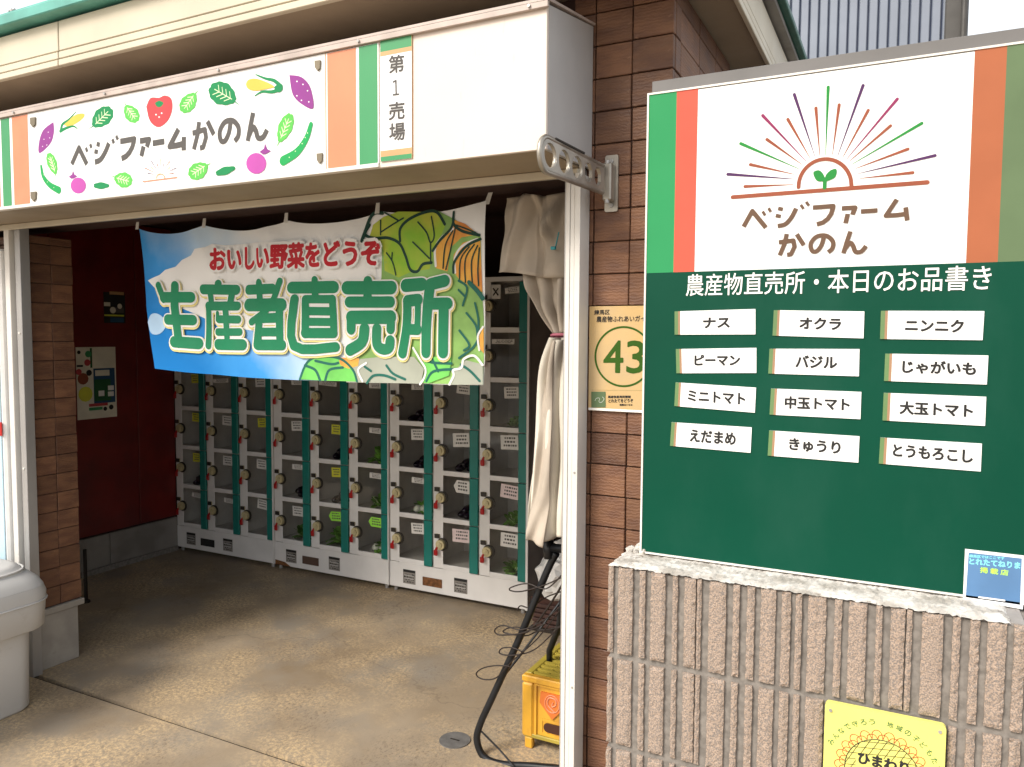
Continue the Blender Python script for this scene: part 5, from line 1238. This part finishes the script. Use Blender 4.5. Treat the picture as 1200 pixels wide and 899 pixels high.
po = empty('poster', (-4.74, 3.45, 1.6), 'small dark framed poster high on the dark red wall', 'poster')
a = atx(121, 342, WX); b = atx(147, 379, WX); MB().box(WX, WX + .0015, a.y, b.y, b.z, a.z).build('sheet', M['ink_dark'], po)
xq('photo', 128, 341.5, 145, 346, M['s_tan'], po, 1); xq('photo', 121.5, 354, 129, 359, M['p_cream'], po, 1); xq('photo', 129, 360, 145, 367, M['ink_grey'], po, 1); xdisc('photo', 132, 363.5, .022, M['p_cream'], po, 2); xdisc('photo', 140, 359, .018, M['p_cream'], po, 2)
xq('band', 122, 368.5, 145, 371, M['p_yel'], po, 1); xq('band', 129, 372, 145, 378, M['p_sky'], po, 1)
# corner pipe at the foot of the left wall
pp = empty('drain_pipe', (-4.0, 2.9, 0), 'thin dark pipe rising from the floor behind the left tiled pillar', 'pipe')
x_ = atz(101, 706, 0); MB().cyl((x_.x, x_.y, 0), (x_.x, x_.y, .32), .010, 10).build('pipe', M['dark'], pp, smooth=True)
MB().cyl((x_.x, x_.y, 0), (x_.x, x_.y, .012), .022, 12).build('floor_flange', M['dark'], pp)
# floor drain cover
dc = empty('drain_cover', tuple(atz(533, 868, 0)), 'round grey metal drain cover set in the floor near the stand', 'drain cover')
p = atz(533, 868, 0); MB().cyl((p.x, p.y, 0), (p.x, p.y, .004), .062, 36).build('cover', M['drain'], dc)
MB().box(p.x - .02, p.x + .02, p.y - .003, p.y + .003, .0041, .0055).build('finger_slot', M['dark'], dc)

# ================================================================== washing pole bracket on the pier
br = empty('pole_bracket', (-.78, 2.176, 2.05), 'cast aluminium clothes pole bracket with round holes fixed to the tiled pier', 'bracket')
YB = 2.176; bx0, bx1 = -.796, -.756; bz0, bz1 = 1.965, 2.128
MB().prism(rrect(bx0, bx1, bz0, bz1, .006, YB - .006), (0, .006, 0)).build('wall_plate', M['alu'], br)
for zz in (bz0 + .018, bz1 - .018):
    MB().cyl(((bx0 + bx1) / 2, YB - .006, zz), ((bx0 + bx1) / 2, YB - .010, zz), .0065, 12).build('bolt', M['grey_metal'], br)
MB().box(-.790, -.764, YB - .045, YB - .0062, 1.992, 2.100, .004).build('hinge_block', M['alu'], br)
MB().cyl((-.777, YB - .038, 1.985), (-.777, YB - .038, 2.106), .007, 12).build('hinge_pin', M['grey_metal'], br)
# perforated arm: plate with five openings, swung a little to the left
P0 = Vector((-.782, YB - .040, 0)); P1 = Vector((-.806, 1.735, 0)); ud = (P1 - P0); Ln = ud.length; ud.normalize(); nd = Vector((-ud.y, ud.x, 0))
H0, H1 = 2.010, 2.088; zc = (H0 + H1) / 2 + .0; hh = (H1 - H0) / 2
holes = [(.352, .033, .028), (.274, .033, .028), (.196, .033, .028), (.126, .024, .024), (.064, .022, .024)]
bm = bmesh.new()
def outline():
    pts = [(.02, -hh * .92), (.02, hh * .92)]
    top = [(Ln - hh, hh)]
    arc_ = [(Ln - hh + hh * math.sin(R(a)), hh * math.cos(R(a))) for a in range(15, 180, 15)]
    return pts + top + arc_ + [(Ln - hh, -hh)]
# build as strips between outline and holes: triangulate with holes
def tri_with_holes(loops):
    bm = bmesh.new(); es = []
    for lp in loops:
        vsx = [bm.verts.new((a, 0, b)) for a, b in lp]
        es += [bm.edges.new((vsx[i], vsx[(i + 1) % len(vsx)])) for i in range(len(vsx))]
    bmesh.ops.triangle_fill(bm, use_beauty=True, use_dissolve=False, edges=es)
    return bm
lps = [outline()]
for k, (c_, a, b) in enumerate(holes):
    n = 20 if k < 3 else 8
    lps.append([(c_ + a * math.cos(2 * math.pi * (i + .5) / n) * (1 if k < 3 else 1.08), b * math.sin(2 * math.pi * (i + .5) / n) * (1 if k < 3 else 1.08)) for i in range(n)][::-1])
bm = tri_with_holes(lps)
r_ = bmesh.ops.extrude_face_region(bm, geom=bm.faces[:])
for v in [g for g in r_['geom'] if isinstance(g, bmesh.types.BMVert)]: v.co.y += .010
for v in bm.verts:
    a, y, b = v.co; sl = .010 * (a / Ln); q = P0 + ud * a + nd * (y - .005); v.co = Vector((q.x, q.y, zc + b * (1 + .1 * a / Ln)))
m = MB(); bm.verts.index_update(); m.add([v.co[:] for v in bm.verts], [[v.index for v in f.verts] for f in bm.faces]); bm.free()
m.build('arm', M['alu'], br)
def armpt(a, b, o): q = P0 + ud * a + nd * o; return (q.x, q.y, zc + b * (1 + .1 * a / Ln))
for c_, a, b in holes[:3]:
    MB().tube([armpt(c_ + (a + .003) * math.cos(t * .31416), (b + .003) * math.sin(t * .31416), 0) for t in range(21)], .0055, 6).build('hole_rim', M['alu'], br, smooth=True)
MB().tube([armpt(.02, hh * .94, 0), armpt(Ln - hh, hh, 0)] + [armpt(Ln - hh + hh * math.sin(R(a)), hh * math.cos(R(a)), 0) for a in range(15, 180, 15)] + [armpt(Ln - hh, -hh, 0), armpt(.02, -hh * .94, 0)], .0072, 8).build('arm_rim', M['alu'], br, smooth=True)
MB().prism([armpt(.16, hh + .001, -.009), armpt(.33, hh + .001, -.009), armpt(.33, hh + .001, .009), armpt(.16, hh + .001, .009)], (0, 0, .005)).build('slide_bar', M['dark'], br)
